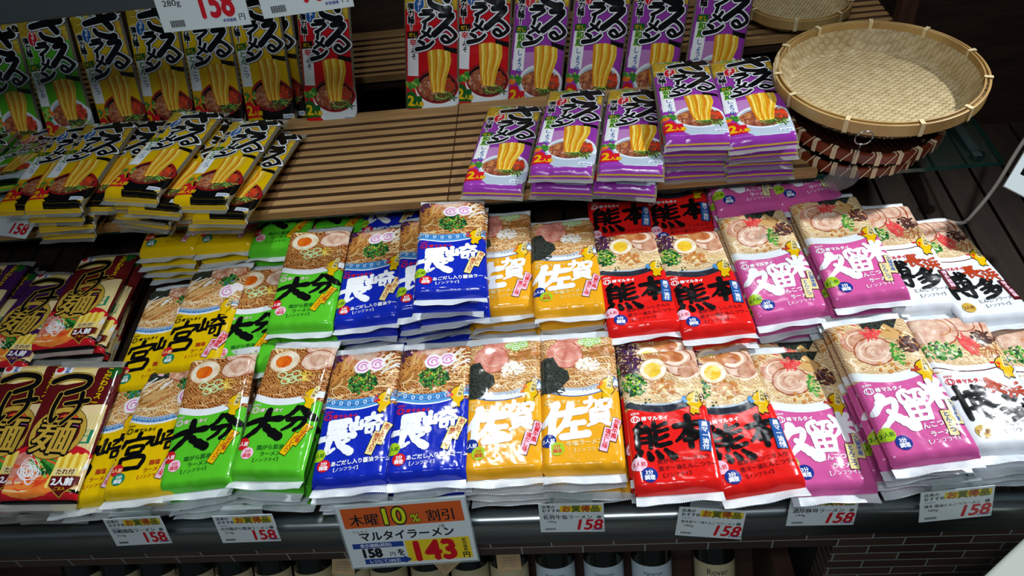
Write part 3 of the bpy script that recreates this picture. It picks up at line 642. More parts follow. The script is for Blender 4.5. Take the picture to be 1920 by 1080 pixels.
def f_saga(D):
    bowl(D, 'deepblue', None, 'bowl_white', 99, 16, 1.4); curve_region(D, I['bowl_shade'], 90, 16); curve_region(D, I['soup_tan'], 86, 16)
    for k in range(4): D.shreds([I['skyblue'], I['deepblue']], 5, 92, 74, 6, 6, 7, 1, 0, 200)
    D.text(I['grey'], 'マルタイ', 52, 92, 5, -6, .01)
    D.noodles([I['noodle'], I['noodle_lit'], I['noodle_amber'], I['noodle_pale']], 110, 0, 0, 100, 82, 1.1)
    D.ell(I['pork_edge'], 44, 10, 24, 14, 6, .03); D.ell(I['pork_pink'], 44, 9, 23, 13.5, 6, .04)
    D.ell(I['pork_edge'], 33, 34, 25, 22, 20, .03); D.ell(I['pork_pink'], 32.5, 33.5, 24, 21, 20, .04); D.ring(I['pork_pale'], 33, 33, 14, 11, 1.4, 20, a0=30, a1=260)
    D.shreds([I['bamboo'], I['roast'], I['bamboo']], 11, 82, 30, 16, 7, 34, 3.4, -14, 40)
    for x, y in ((58, 14), (68, 8), (76, 14), (66, 18), (76, 6)): D.ell(I['scallion_pale'], x, y, 7, 5.4, 0, .05); D.ring(I['scallion_lit'], x, y, 6.6, 5, 1.4); D.ring(I['scallion'], x, y, 3, 2, .8)
    D.bits([I['onion_white'], I['paper'], I['noodle_pale']], 70, 62, 52, 17, 10, 1.4, 3.0)
    D.poly(I['nori'], [(0, 40), (17, 37), (24, 52), (36, 60), (38, 72), (24, 88), (12, 94), (0, 92)])
    D.shreds([I['nori']], 10, 22, 88, 12, 5, 10, 1.4, 30, 60)
maru('saga', 13, 'ochre', 'soup_tan', 'bowl_white', [(I['paper'], 'sa', 3, 110, 54, 48, 8.4), (I['paper'], 'ga', 54, 102, 36, 40, 5.8)],
     [(I['cream'], '牛塩ラーメン', 30, 168, 7.6, -3, .035), (I['cream'], '【ノンフライ】', 36, 176.5, 6, -3, .02)],
     [(9, 160, 9.2, 'badge_blue', 'paper', ['2人前'], 6.4), (19, 171, 9, 'badge_lime', 'badge_red', ['3分', '調理'], 5.8)],
     lambda D: step_label(D, 90, 148, '佐賀牛風', '塩だし味', 'pale_pink', 'badge_red', 16), 'cream', f_saga, 'orange')

def f_kuma(D):
    bowl(D, 'bowl_dark', None, 'bowl_shade', 99, 17, 10); curve_region(D, I['soup_cream'], 86, 17)
    D.noodles([I['noodle_lit'], I['noodle'], I['noodle_pale']], 60, 2, 60, 100, 84, 1.2); D.noodles([I['noodle_lit'], I['noodle']], 24, 60, 50, 100, 82, 1.2)
    D.bits([I['roast'], I['noodle_amber'], I['soup_tan']], 40, 70, 14, 34, 16, 2, 6)
    D.ell(I['pork_edge'], 82, 24, 27, 25, -20, .03); D.ell(I['pork_pale'], 83, 26, 25, 22, -20, .04); D.ell(I['roast'], 70, 16, 18, 14, 20, .06); D.ring(I['fat'], 72, 18, 14, 11, 4.5, 10, a0=-90, a1=130); D.ring(I['pork_edge'], 74, 19, 19, 15, 1.6, 10, a0=-100, a1=140)
    D.ell(I['pork'], 88, 38, 17, 11, -30, .05); D.ring(I['fat'], 84, 40, 18, 12, 3, -25, a0=0, a1=150)
    D.shreds([I['fungus'], I['kikurage'], I['plum']], 46, 12, 22, 18, 17, 18, 2.1, 90, 180)
    D.bits([I['scallion'], I['badge_green'], I['herb_dark']], 90, 15, 56, 16, 16, 1.6, 3.4); D.bits([I['scallion_lit'], I['lime']], 36, 16, 54, 14, 14, .8, 1.8)
    D.bits([I['garlic'], I['roast'], I['noodle_amber'], I['noodle_lit']], 60, 48, 63, 18, 13, 2.0, 4.4)
    egg(D, 42, 35, 17, 16, -38, 'yolk_pale', .66)
    D.bits([I['herb_dark']], 5, 30, 82, 5, 4, 1, 2)
maru('kumamoto', 14, 'red', 'soup_tan', 'bowl_dark', [(I['black'], 'kuma', 5, 112, 46, 50, 6.0), (I['black'], 'moto', 56, 108, 33, 40, 6.4)],
     [(I['maroon'], '焦がしニンニク入り', 30, 167, 6.8, -3, .025), (I['maroon'], '黒マー油とんこつラーメン', 30, 176, 6.8, -3, .025), (I['maroon'], '【ノンフライ】', 31, 184.5, 5.6, -3, .02)],
     [(9, 166, 9, 'pale_pink', 'badge_red', ['2人前'], 6.2), (19, 180, 9.4, 'badge_blue', 'paper', ['3分', '調理'], 6.4)],
     lambda D: (D.quad(I['black'], 90, 134, 14, 42, 6), D.quad(I['deepblue'], 90, 134, 12.4, 40.4, 6), D.vtext(I['paper'], '黒マー油付', 91.5, 122, 7.6, .035, .98, ang=6)), 'paper', f_kuma, 'skyblue')

def f_kuru(D):
    bowl(D, 'bowl_white', None, 'bowl_white', 98, 14, 4); curve_region(D, I['soup_cream'], 86, 14)
    D.noodles([I['noodle_pale'], I['noodle_lit'], I['noodle']], 60, 2, 54, 98, 80, 1.0)
    D.bits([I['noodle'], I['soup_tan'], I['garlic']], 26, 16, 22, 16, 20, 1.6, 4)
    D.poly(I['nori'], [(38, 0), (88, 0), (86, 10), (76, 24), (62, 20), (52, 24), (40, 18)])
    D.shreds([I['garlic'], I['ginger'], I['noodle_lit']], 6, 26, 9, 6, 5, 9, 2.4, 40, 60)
    roll(D, 30, 34, 24, 18, -10, 'pork_pink', 'pork', 2); roll(D, 40, 52, 25, 21, -12, 'pork_edge', 'pork_pale', 3)
    D.shreds([I['bamboo_lit'], I['bamboo'], I['noodle_lit']], 14, 75, 30, 12, 9, 26, 5.4, 25, 70)
    D.shreds([I['ginger']], 26, 47, 26, 10, 6, 14, 1.5, 40, 140)
    D.bits([I['kikurage'], I['fungus']], 60, 85, 48, 13, 12, 1.6, 3.6); D.shreds([I['kikurage'], I['roast']], 12, 85, 48, 12, 11, 12, 1.2, 0, 180)
    D.bits([I['scallion'], I['badge_green'], I['scallion_lit']], 80, 66, 60, 8, 16, 1.1, 2.4)
    D.bits([I['garlic'], I['noodle_amber']], 8, 50, 76, 24, 8, 1.8, 3.4)
maru('kurume', 15, 'pink', 'soup_cream', 'bowl_white', [(I['paper'], 'ku', 4, 116, 38, 42, 8.4), (I['paper'], 'ru', 38, 110, 32, 42, 5.6), (I['paper'], 'me', 66, 102, 31, 36, 5.8)],
     [(I['paper'], 'とんこつ', 42, 163, 8.2, -4, .03), (I['paper'], 'ラーメン', 54, 173, 7.4, -4, .03), (I['paper'], '【ノンフライ】', 44, 182, 6, -3, .02)],
     [(8, 164, 9, 'badge_lime', 'dark_green', ['2人前'], 6.4), (21, 176, 9.2, 'badge_blue', 'paper', ['3分', '調理'], 6.2)],
     lambda D: step_label(D, 92, 146, '久留米産', 'とんこつ', 'cream', 'deepblue', 6, w=10), 'paper', f_kuru, 'brown_red')

def f_haka(D):
    bowl(D, 'bowl_white', None, 'bowl_white', 98, 15, 4); curve_band(D, I['maroon'], 92, 93.6, 15); curve_region(D, I['soup_cream'], 84, 15)
    D.noodles([I['noodle_pale'], I['noodle_lit'], I['noodle']], 60, 30, 48, 98, 78, 1.0)
    D.ell(I['pork_edge'], 82, 22, 30, 24, 30, .02); D.ell(I['pork_pale'], 80, 22, 29, 23, 30, .03)
    D.ell(I['pork_edge'], 56, 18, 34, 27, 26, .02); D.ell(I['pork_pale'], 54, 18, 33, 26, 26, .03); D.ring(I['pork_edge'], 60, 16, 20, 14, 1.6, 26, a0=-70, a1=110)
    D.ell(I['pork_edge'], 22, 24, 34, 28, 10, .02); D.ell(I['pork_pale'], 21, 24, 33, 27, 10, .03); D.ring(I['roast'], 26, 20, 22, 14, 1.8, 16, a0=-150, a1=70)
    D.bits([I['scallion'], I['herb_dark'], I['badge_green']], 90, 22, 60, 24, 14, 1.6, 3.2); D.bits([I['scallion_pale'], I['scallion_lit']], 40, 22, 58, 22, 12, 1, 2.2)
    D.shreds([I['roast'], I['pork_edge'], I['noodle_amber']], 30, 76, 62, 16, 11, 16, 1.1, 60, 140)
    D.bits([I['kikurage']], 46, 80, 42, 13, 12, 1.6, 3.4); D.shreds([I['kikurage']], 12, 82, 42, 14, 11, 14, 1.4, 30, 180)
    D.shreds([I['ginger']], 34, 58, 52, 9, 14, 16, 1.9, 60, 70)
maru('hakata', 16, 'white', 'soup_cream', 'bowl_white', [(I['black'], 'haku', 6, 114, 40, 46, 5.4), (I['black'], 'ta', 48, 130, 34, 34, 6.2), (I['brown_red'], 'naga', 46, 104, 22, 22, 3.6), (I['brown_red'], 'hama', 70, 112, 20, 21, 3.4)],
     [(I['grey'], 'とんこつラーメン', 36, 170, 7, -3, .02), (I['grey'], '【ノンフライ】', 38, 179, 6, -3, .015)],
     [(17, 176, 8.6, 'gold', 'maroon', ['2人前'], 6)],
     lambda D: (D.quad(I['black'], 90, 152, 13.4, 36, -4), D.quad(I['maroon'], 90, 152, 12, 34.6, -4), D.vtext(I['pale_pink'], '博多細麺', 90, 142, 7.4, .03, 1.0, ang=-4)), 'badge_red', f_haka, 'red')

def f_miya(D):
    bowl(D, 'bowl_white', None, 'bowl_shade', 99, 15, 2.6); curve_band(D, I['skyblue'], 92, 95, 15)
    for k in range(22): x = 2 + k * 4.6; y = 92 - 15 * ((x - 46) / 54) ** 2; D.ring(I['deepblue'] if k % 2 else I['skyblue'], x, y, 2.4, 3, .9, up=(k == 0))
    curve_region(D, I['soup_tan'], 87, 15)
    D.noodles([I['noodle_lit'], I['noodle_pale'], I['noodle'], I['noodle_amber']], 70, 0, 52, 100, 82, 1.3)
    D.ring(I['noodle_pale'], 66, 76, 11, 7, 1.4, 10); D.ring(I['noodle_lit'], 30, 78, 12, 6, 1.4, -8)
    D.ell(I['pork_edge'], 66, 12, 34, 22, 10, .03); D.ell(I['pork'], 66, 11, 32, 20, 10, .04); D.bits([I['pork_pale'], I['fat']], 16, 66, 12, 24, 14, 2, 4)
    D.poly(I['nori'], [(6, 0), (40, 0), (41, 24), (20, 30), (4, 24)])
    D.shreds([I['noodle_pale'], I['bowl_white'], I['noodle_lit']], 12, 20, 38, 16, 10, 34, 2.6, -24, 30)
    D.shreds([I['bamboo'], I['roast'], I['bamboo_lit']], 22, 32, 52, 20, 12, 36, 4.0, -26, 30)
    D.bits([I['herb_dark'], I['scallion'], I['badge_green']], 60, 76, 36, 17, 11, 1.8, 3.6); D.bits([I['skyblue'], I['teal']], 8, 74, 36, 12, 7, 1, 2)
    naruto(D, 80, 58, 14); D.ell(I['naruto'], 92, 50, 9, 8)
maru('miyazaki', 17, 'yellow', 'soup_tan', 'bowl_white', [(I['black'], 'miya', 7, 112, 44, 52, 5.8), (I['black'], 'saki', 50, 104, 44, 42, 4.9)],
     [(I['brown_red'], '鶏塩', 58, 160, 8, -3, .03), (I['brown_red'], 'ラーメン', 52, 170, 7.4, -3, .025), (I['brown_red'], '【ノンフライ】', 44, 179, 6, -3, .02)],
     [(14, 164, 8.6, 'badge_red', 'cream', ['2人前'], 6.2), (21, 177, 9, 'teal', 'paper', ['3分', '調理'], 6)],
     lambda D: step_label(D, 94, 152, '宮崎鶏風', '塩だし味', 'pale_pink', 'badge_red', 16), 'black', f_miya, 'sesame')

def zaru(key, bg, seed, bowlc, stripe, side_txt, badge_bg, badge_fg, label_bg='paper', toma='tomato', moti='badge_red'):
    D = Design(100, 250, seed)
    D.rect(I['noodle_mass'], 0, 0, 100, 60); D.noodles([I['strand_lit'], I['strand_low'], I['noodle_mass']], 34, 0, 4, 100, 58, 1.3, 12)
    D.bits([I['bowl_white'], I['scallion_lit'], I['scallion']], 22, 40, 12, 22, 7, 2, 5); D.shreds([I['nori']], 12, 52, 13, 12, 6, 12, 1.4, 0, 180)
    D.poly(I[bg], [(0, 58), (30, 62), (70, 60), (100, 55), (100, 250), (0, 250)])
    D.rib(I['gold'], [(30, 62), (70, 60), (100, 55)], 1.6, cap=False)
    D.rect(I['clear_edge'], 0, 0, 3.2, 250); D.rect(I['clear_edge'], 96.8, 0, 100, 250)
    D.rect(I['paper'], 10, 5, 26, 13); D.text(I['deepblue'], '五木', 11, 11.6, 7, 0, .03)
    D.bits([I['badge_red']], 3, 8, 8, 3, 3, 1.4, 2)
    # lifted noodles, bowl
    D.poly(I['black'], [(72, 118), (97, 122), (97, 131), (74, 126)])
    D.ell(I['steam'] if bg == 'purple' else I[bg], 40, 158, 36, 20)
    D.poly(I[bowlc[0]], [(20, 196), (104, 196), (98, 226), (88, 238), (40, 238), (28, 226)]); D.ell(I[bowlc[0]], 60, 192, 41, 34); D.ell(I[bowlc[1]], 60, 189, 39.5, 31); D.ell(I['bowl_shade'] if bowlc[1] == 'bowl_white' else I['black'], 60, 190, 36, 27)
    D.ell(I['meat'], 60, 192, 34.5, 24); D.bits([I['meat'], I['roast'], I['pork'], I['pork_edge']], 60, 45, 192, 20, 15, 2.2, 4.6)
    D.bits([I[toma], I['brown_red']], 26, 82, 186, 11, 12, 3, 5); D.shreds([I['seaweed'], I['scallion_lit'], I['herb_dark']], 40, 74, 206, 19, 8, 14, 1.5, 20, 120)
    for k in range(9):
        x = 46 + k * 4.5; D.rib(I['strand_lit'] if k % 3 == 1 else I['strand'] if k % 3 else I['strand_low'], [(x, 130 - 3 * math.sin(k * .39)), (x + 1, 148), (x * .72 + 16, 176), (x * .52 + 29, 198)], 6.4, 4.2, up=True, cap=True)
    for k in range(7): D.rib(I['strand_low'], [(49 + k * 5.4, 137), (49 + k * 5.0, 160), (49 + k * 3.6, 196)], .9, up=(k == 0), cap=False)
    # side strip
    D.poly(I['black' if bg == 'zred' else 'dark_green'], [(7, 96), (27, 94), (27, 106), (7, 108)]); D.text(I['zyellow'], 'だし', 17, 104, 8, 0, .03, center=True)
    D.poly(I[label_bg], [(7, 108), (27, 106), (26, 172), (6, 172)])
    D.vtext(I['badge_green'] if bg != 'zred' else I['badge_red'], side_txt[0], 17, 119, 13, .04, .98, outline=(I['lime'], .09) if bg == 'purple' else None); D.vtext(I['deepblue'] if bg != 'zred' else I['black'], side_txt[1], 18, 119 + 13 * len(side_txt[0]), 10.4, .03, .98)
    D.vtext(I['black'], '弾力麺！', 14, 58, 12.6, .05, .92, outline=(I['paper'], .13))
    D.ell(I['paper'], 29, 50, 9.5, 14, 14); D.ell(I[moti], 29, 50, 8.4, 13, 14); D.vtext(I['paper'], 'モチ！', 30, 45, 8, .03, .95, ang=10)
    D.bits([I['scallion'], I['scallion_lit'], I['orange'], I['badge_green']], 18, 14, 188, 13, 10, 3, 6)
    D.poly(I[badge_bg], [(2, 210), (32, 207), (32, 229), (2, 231)]); D.ell(I[badge_bg], 12, 211, 10, 12); D.text(I[badge_fg], '2', 5, 225, 25, 0, .04, outline=(I['paper'] if badge_fg != 'paper' else I['black'], .06) if False else None); D.text(I[badge_fg], '人前', 18, 225, 9, 0, .05)
    D.rect(I['paper'], 76, 226, 96, 234); D.text(I['deepblue'], '調理例', 77, 232.6, 6, 0, .02)
    if bg != 'purple': D.poly(I['black'], [(34, 236), (97, 236), (97, 246), (36, 246)])
    D.rect(I['gold'], 0, 247, 100, 248.4)
    # title
    ol = ((I['navy'], 6.0), (I['paper'], 4.2))
    T = [('za', 30, 10, 66, 50, 11.6, -.08), ('ra', 28, 58, 30, 21, 5.8, -.1), ('bar', 33, 79, 12, 11, 5.4, 0), ('mem', 29, 89, 24, 18, 5.6, -.06), ('nn', 23, 109, 32, 17, 6.4, -.06), ('rru', 54, 64, 43, 50, 9.6, -.06)]
    for mm, ex in ol + ((I['black'], 0),):
        D.up()
        for c, x, y, ww, hh, wd, sk in T:
            for pts, w0, w1 in STROKES[c]:
                D.rib(mm, [(x + px / 100 * ww + sk * (py - 50) / 100 * hh * -1 * -1, y + py / 100 * hh) for px, py in pts], w0 * wd + ex, w1 * wd + ex, up=False, per=6)
    MARU[key] = (D, (I[bg], I['noodle_mass'], 58))
zaru('zaru_purple', 'purple', 21, ('bowl_shade', 'bowl_white'), 'black', ('和風', 'しょうゆ'), 'badge_red', 'zyellow')
zaru('zaru_red', 'zred', 22, ('bowl_white', 'bowl_red'), 'black', ('辛', 'みそ'), 'dark_green', 'zyellow', moti='deepblue', toma='brown_red')
zaru('zaru_yellow', 'zyellow', 23, ('black', 'bowl_red'), 'black', ('とん', 'こつ'), 'badge_red', 'zyellow', moti='deepblue')
zaru('zaru_green', 'zgreen', 24, ('bowl_shade', 'bowl_white'), 'black', ('ゆず', 'しお'), 'badge_red', 'zyellow')

def tsuke(key, bg, seed, hot):
    D = Design(100, 200, seed)
    D.rect(I['cream'], 0, 0, 66, 36); D.noodles([I['noodle_lit'], I['strand_lit'], I['noodle']], 20, 0, 2, 64, 36, 2.2, 14)
    D.poly(I[bg], [(0, 34), (30, 36), (66, 28), (66, 0), (100, 0), (100, 80), (0, 96)])
    D.rect(I['paper'], 5, 4, 30, 18); D.vtext(I['deepblue'], '五木', 23, 10.5, 7.4, .05, .95); D.ell(I['badge_red'], 12, 11, 5.4, 5, 0, .1)
    D.ell(I['dark_green'], 90, 14, 8, 12, 0, .12); D.vtext(I['zyellow'], 'こだわりスープ', 84, 16, 10.5, .04, .98, ang=6, outline=(I['black'], .1))
    D.poly(I['cream'], [(64, 68), (97, 66), (98, 148), (68, 148)]); D.poly(I['noodle_lit'], [(66, 70), (96, 68), (96, 80), (67, 82)])
    for k in range(6): D.rib(I['noodle'], [(71 + k * 4.8, 84), (72 + k * 4.6, 146)], .9, up=(k == 0), cap=False)
    D.rect(I['teal'], 76, 104, 93, 124); D.vtext(I['cream'], '細麺', 84.5, 112, 9, .03)
    D.rect(I['noodle_lit'], 0, 142, 100, 186); D.ell(I['badge_red'] if hot else I['plum'], 46, 140, 54, 16)
    # bowl of toppings below
    D.ell(I['bowl_white'], 46, 154, 54, 17); D.ell(I['tomato'], 44, 146, 22, 11)
    D.rect(I['black'], 0, 186, 100, 200); D.rect(I['badge_red'], 0, 190, 100, 197)
    for k in range(8): D.ell(I['gold'], 6 + k * 12, 188.4, 4, .8, up=(k == 0))
    D.ell(I['carrot'], 36, 180, 38, 16, 0, .04); D.ell(I['pork_pink'], 12, 158, 20, 22, 0, .05); D.noodles([I['carrot'], I['tomato'], I['noodle_lit']], 24, 0, 148, 60, 192, 2.2, 16)
    D.shreds([I['scallion'], I['dark_green'], I['scallion_lit']], 12, 50, 156, 16, 9, 30, 3.2, 30, 30); D.bits([I['herb_dark']], 8, 50, 164, 12, 7, 2, 4)
    for k in range(12): D.ring(I['paper'], 30 + D.rnd.uniform(-7, 7), 163 + D.rnd.uniform(-5, 5), D.rnd.uniform(8, 16), D.rnd.uniform(5, 10), .9, D.rnd.uniform(0, 90), up=(k % 3 == 0))
    for k in range(7): D.rib(I['strand'] if k % 2 else I['strand_lit'], [(64 + k * 5, 140 + k % 2 * 2), (63 + k * 5, 160), (60 + k * 4.4, 182)], 6, 5)
    D.poly(I['gold'], [(61, 168), (98, 168), (98, 180), (79, 196), (61, 182)]); D.poly(I['maroon'] if hot else I['plum'], [(62, 169), (97, 169), (97, 179.4), (79, 194.4), (62, 181.4)])
    D.rect(I['cream'], 62, 158, 92, 168); D.text(I['maroon'], 'たれ付', 65, 166, 8, 0, .03)
    D.text(I['paper'], '2人前', 64, 180, 11, 0, .05); D.text(I['zyellow'], 'ごま入', 70, 187, 5, 0, .02)
    # gold ring with big character
    D.ring(I['black'], 46, 108, 33, 34, 9); D.ell(I['maroon' if hot else 'plum'], 46, 108, 30, 31); D.ell(I['tomato' if hot else 'plum'], 52, 90, 14, 9); D.ell(I['naruto_pink'] if hot else I['plum'], 64, 108, 8, 16); D.ell(I['naruto_pink'] if hot else I['plum'], 34, 104, 9, 9); D.ring(I['gold'], 46, 108, 33, 34, 7.4)
    D.text(I['gold'], '麺', 42, 133, 56, 4, .02, outline=(I['black'], .065), center=True)
    for mm, ex in ((I['black'], 4.4), (I['gold'], 3.0), (I['black'], 0)):
        D.up()
        for c, x, y, ww, hh, wd in (('tsu', 10, 14, 56, 38, 8.2), ('ke', 22, 48, 48, 48, 6.4)):
            for pts, w0, w1 in STROKES[c]: D.rib(mm, [(x + px / 100 * ww, y + py / 100 * hh) for px, py in pts], w0 * wd + ex, w1 * wd + ex, up=False, per=6)
    MARU[key] = (D, (I[bg], I[bg], 30))
tsuke('tsuke_brown', 'maroon', 31, True)
tsuke('tsuke_purple', 'plum', 32, False)
# ------------------------------------------------------------------ upper shelf: glass, ribbed boards, baskets' place
FU = FR['U']
def U(x, y, z): return FU @ Vector((x + .27872, y, z))          # board frame: y 0 at the front edge, z 0 on the board top
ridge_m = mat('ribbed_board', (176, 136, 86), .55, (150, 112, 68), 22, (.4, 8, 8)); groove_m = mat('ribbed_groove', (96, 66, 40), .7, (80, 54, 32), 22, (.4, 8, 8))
def ribbed(name, x0, x1, depth, base, label, cat='ribbed board', pitch=.02374):
    mb = MB(); y = .010; top = []                     # section of the board in y,z
    pts = [(0, -.016), (0, 0), (.010, 0)]; mi = [0, 0]
    while y + pitch < depth:
        g = pitch * .40
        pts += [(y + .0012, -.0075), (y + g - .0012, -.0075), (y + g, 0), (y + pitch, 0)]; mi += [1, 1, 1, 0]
        y += pitch
    pts += [(depth, 0), (depth, -.016)]; mi += [0, 0]
    n = len(pts); vs = [base(x, a, b) for x in (x0, x1) for a, b in pts]
    fs = [(i, i + 1, n + i + 1, n + i) for i in range(n - 1)] + [(n - 1, 0, n, 2 * n - 1)]
    mb.add(vs, [f[::-1] for f in fs]); mb.m = mi + [0]
    for s in (0, 1):                                  # end caps, one quad per rib
        b = len(mb.v); 
        for i in range(n - 1):
            if abs(pts[i + 1][0] - pts[i][0]) > 1e-4:
                q = [(pts[i][0], pts[i][1]), (pts[i + 1][0], pts[i + 1][1]), (pts[i + 1][0], -.016), (pts[i][0], -.016)]
                mb.add([base(x1 if s else x0, a, c) for a, c in q], [(3, 2, 1, 0) if s else (0, 1, 2, 3)], 0)
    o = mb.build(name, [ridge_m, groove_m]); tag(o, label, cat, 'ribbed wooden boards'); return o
XJ = -.2022
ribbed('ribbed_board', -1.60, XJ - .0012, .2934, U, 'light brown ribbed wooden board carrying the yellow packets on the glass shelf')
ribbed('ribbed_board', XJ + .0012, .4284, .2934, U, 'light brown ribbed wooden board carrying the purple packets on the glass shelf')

glass_m = clear('shelf_glass', (40, 70, 62), .05, .05); glass_edge = mat('glass_edge', (24, 62, 56), .15)
shelf = tag(empty('glass_shelf', U(-.3, 0, -.02)), 'long glass shelf on black brackets under the ribbed boards and the stacked baskets', 'shelf')
def wparent(o, root):
    o.parent = root; o.matrix_parent_inverse = Matrix.Translation(root.location).inverted(); return o
mb = MB(); vs = [U(x, y, z) for x in (-1.60, .7308) for y in (.0045, .2934) for z in (-.0245, -.0165)]
mb.add(vs, [(0, 1, 3, 2), (4, 6, 7, 5), (2, 3, 7, 6), (0, 2, 6, 4), (1, 5, 7, 3), (0, 4, 5, 1)]); mb.m = [1, 1, 1, 0, 0, 1]
wparent(mb.build('glass_pane', [glass_m, glass_edge]), shelf)
for x in (-1.347, -.507, .333, .705):
    mb = MB(); vs = [U(a, y, z) for a in (x - .007, x + .007) for y, z in ((.034, -.026), (.402, -.026), (.402, -.080), (.067, -.036))]
    mb.add(vs, [(0, 1, 2, 3), (7, 6, 5, 4), (0, 4, 5, 1), (1, 5, 6, 2), (2, 6, 7, 3), (3, 7, 4, 0)])
    br = wparent(mb.build('bracket', black_metal), shelf)
    mb = MB(); mb.lathe([(.0, -.036), (.011, -.034), (.012, -.030), (.012, -.0245)], 14, M=FU @ Matrix.Translation((x + .27872, .038, 0)), cap=False)
    kb = mb.build('clamp_knob', black_metal, smooth=True); kb.parent = br
post_m = mat('post_wood', (78, 46, 28), .5, (60, 36, 24), 18, (4, 4, .6))
for x, lb in ((-1.347, 'dark upright behind the green standing packets'), (-.507, 'dark upright behind the red standing packet'), (.333, 'dark upright behind the purple standing packets'), (.705, 'dark brown upright behind the woven bamboo tray')):
    mb = MB(); mb.box(x - .016, x + .016, .898, .930, .0, 1.6)
    o = bevel(mb.build('shelf_upright', post_m), .002); tag(o, lb, 'shelf upright', 'shelf uprights')
# rear step of the same ribbed board, and the board behind it
UB = frame((-.0028, .9491, .8799), 6)
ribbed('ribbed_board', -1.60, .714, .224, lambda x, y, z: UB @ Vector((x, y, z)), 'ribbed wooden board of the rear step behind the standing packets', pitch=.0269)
sup = tag(empty('rear_shelf', (0, 1.06, .85)), 'dark wooden rear shelf and back board behind the standing noodle packets', 'shelf')
mb = MB(); mb.box(-1.60, .736, .960, 1.168, .842, .8625); wparent(mb.build('shelf_board', wood_dark), sup)
mb = MB(); mb.box(-1.60, 1.35, 1.168, 1.193, .0, 1.7); wparent(mb.build('back_board', wood_dark), sup)
# shelf above, whose edge carries the two price cards
top = tag(empty('upper_shelf', (-.9, .5, 1.22)), 'grey metal edge of the higher shelf at the top with two price cards', 'shelf')
mb = MB(); mb.box(-1.60, -.2548, .4675, .896, 1.2249, 1.2425); wparent(mb.build('glass_panel', glass_m), top)
mb = MB(); mb.box(-1.60, -.2548, .4496, .4697, 1.2092, 1.2676); wparent(bevel(mb.build('front_rail', mat('grey_rail', (92, 100, 104), .35, metal=.5)), .003), top)

# ------------------------------------------------------------------ woven bamboo tray and lacquered baskets
bam = mat('bamboo_strip', (194, 172, 126), .5, (168, 142, 96), 60, (1, 1, 1), .1, 90); bam2 = mat('bamboo_warp', (208, 190, 148), .5, (188, 166, 120), 60)
bam_rim = mat('bamboo_rim', (190, 156, 96), .4, (166, 130, 76), 20, (1, 1, .4)); bam_tie = mat('bamboo_tie', (224, 204, 158), .45)
def woven(R0, flat, H, su, sv, wu, wv, amp):
    """strips over and under one another, following a dished surface"""
    def surf(x, y):
        r = math.hypot(x, y); t = max(0, (r - flat) / (R0 - flat)); return H * t * t * (3 - 2 * t)
    mb = MB()
    for axis, step, wd in ((0, su, wu), (1, sv, wv)):
        n = int(R0 / step)
        for i in range(-n, n + 1):
            a = i * step; ext = math.sqrt(max(0, R0 * R0 - a * a))
            if ext < .01: continue
            other = sv if axis == 0 else su; m = int(ext / other * 2); P = []
            for k in range(-m, m + 1):
                b = k * other / 2
                if abs(b) > ext: continue
                up = math.cos(PI * (b / other + i + (0 if axis == 0 else 1)))
                P.append((a, b, up * amp * (1 if axis == 0 else -1) * (1 if axis == 0 else -1)))
            vs = []
            for a_, b, h in P:
                for s in (-1, 1):
                    x, y = (a_ + s * wd / 2, b) if axis == 0 else (b, a_ + s * wd / 2)
                    vs.append((x, y, surf(x, y) + h))
            fs = [(2 * k, 2 * k + 1, 2 * k + 3, 2 * k + 2) for k in range(len(P) - 1)]
            mb.add(vs, fs, axis)
    return mb
def hoop(R0, r1, z0, z1, n=96, sq=1.0):
    mb = MB(); vs = []
    for k in range(n):
        a = 2 * PI * k / n; c, s = math.cos(a), math.sin(a)
        vs += [(R0 * c, R0 * s, z0), (R0 * c, R0 * s, z1), (r1 * c, r1 * s, z1), (r1 * c, r1 * s, z0)]
    fs = []
    for k in range(n):
        b, d = 4 * k, 4 * ((k + 1) % n)
        for i in range(4): fs.append((b + i, b + (i + 1) % 4, d + (i + 1) % 4, d + i))
    mb.add(vs, [f[::-1] for f in fs]); return mb
def tie_at(R0, r1, z0, z1, a, da, wd, slant=0):
    mb = MB(); e = .0012
    for off in ([-wd * .55, wd * .55] if slant == 0 else [0]):
        P = [(R0 + e, z0 - e, 0), (R0 + e, z1 + e, 1), (r1 - e, z1 + e, 1), (r1 - e, z0 - e, 0)]; vs = []
        for r, z, f in P:
            q = a + off / R0 + slant * f
            for s in (-1, 1): vs.append((r * math.cos(q + s * wd / 2 / R0), r * math.sin(q + s * wd / 2 / R0), z))
        mb.add(vs, [(0, 1, 3, 2), (2, 3, 5, 4), (4, 5, 7, 6)])
    return mb
def tray(loc, rot, R0, H, label, seed, n_ties, step=.0092):
    t = tag(empty('bamboo_tray', loc, rot), label, 'woven tray')
    woven(R0 - .004, R0 * .80, H, step, step * .52, step * .86, step * .46, .0007).build('woven_base', [bam, bam2], t, smooth=True)
    oh = bevel(hoop(R0, R0 - .004, H - .014, H + .006).build('outer_hoop', bam_rim, t, smooth=False), .0008)
    bevel(hoop(R0 - .0075, R0 - .0105, H - .006, H + .007).build('inner_hoop', bam_rim, t, smooth=False), .0006)
    rr = random.Random(seed)
    for k in range(n_ties):
        a = 2 * PI * (k + rr.uniform(-.15, .15)) / n_ties
        tie_at(R0, R0 - .0105, H - .014, H + .007, a, 0, .0032).build('tie', bam_tie, oh)
    return t
tr = tray((.5426, .6210, .8967), (R(7), R(-1.2), R(8)), .1669, .0403, 'round pale bamboo tray on top of the two red-brown baskets', 5, 11)
mb = MB()
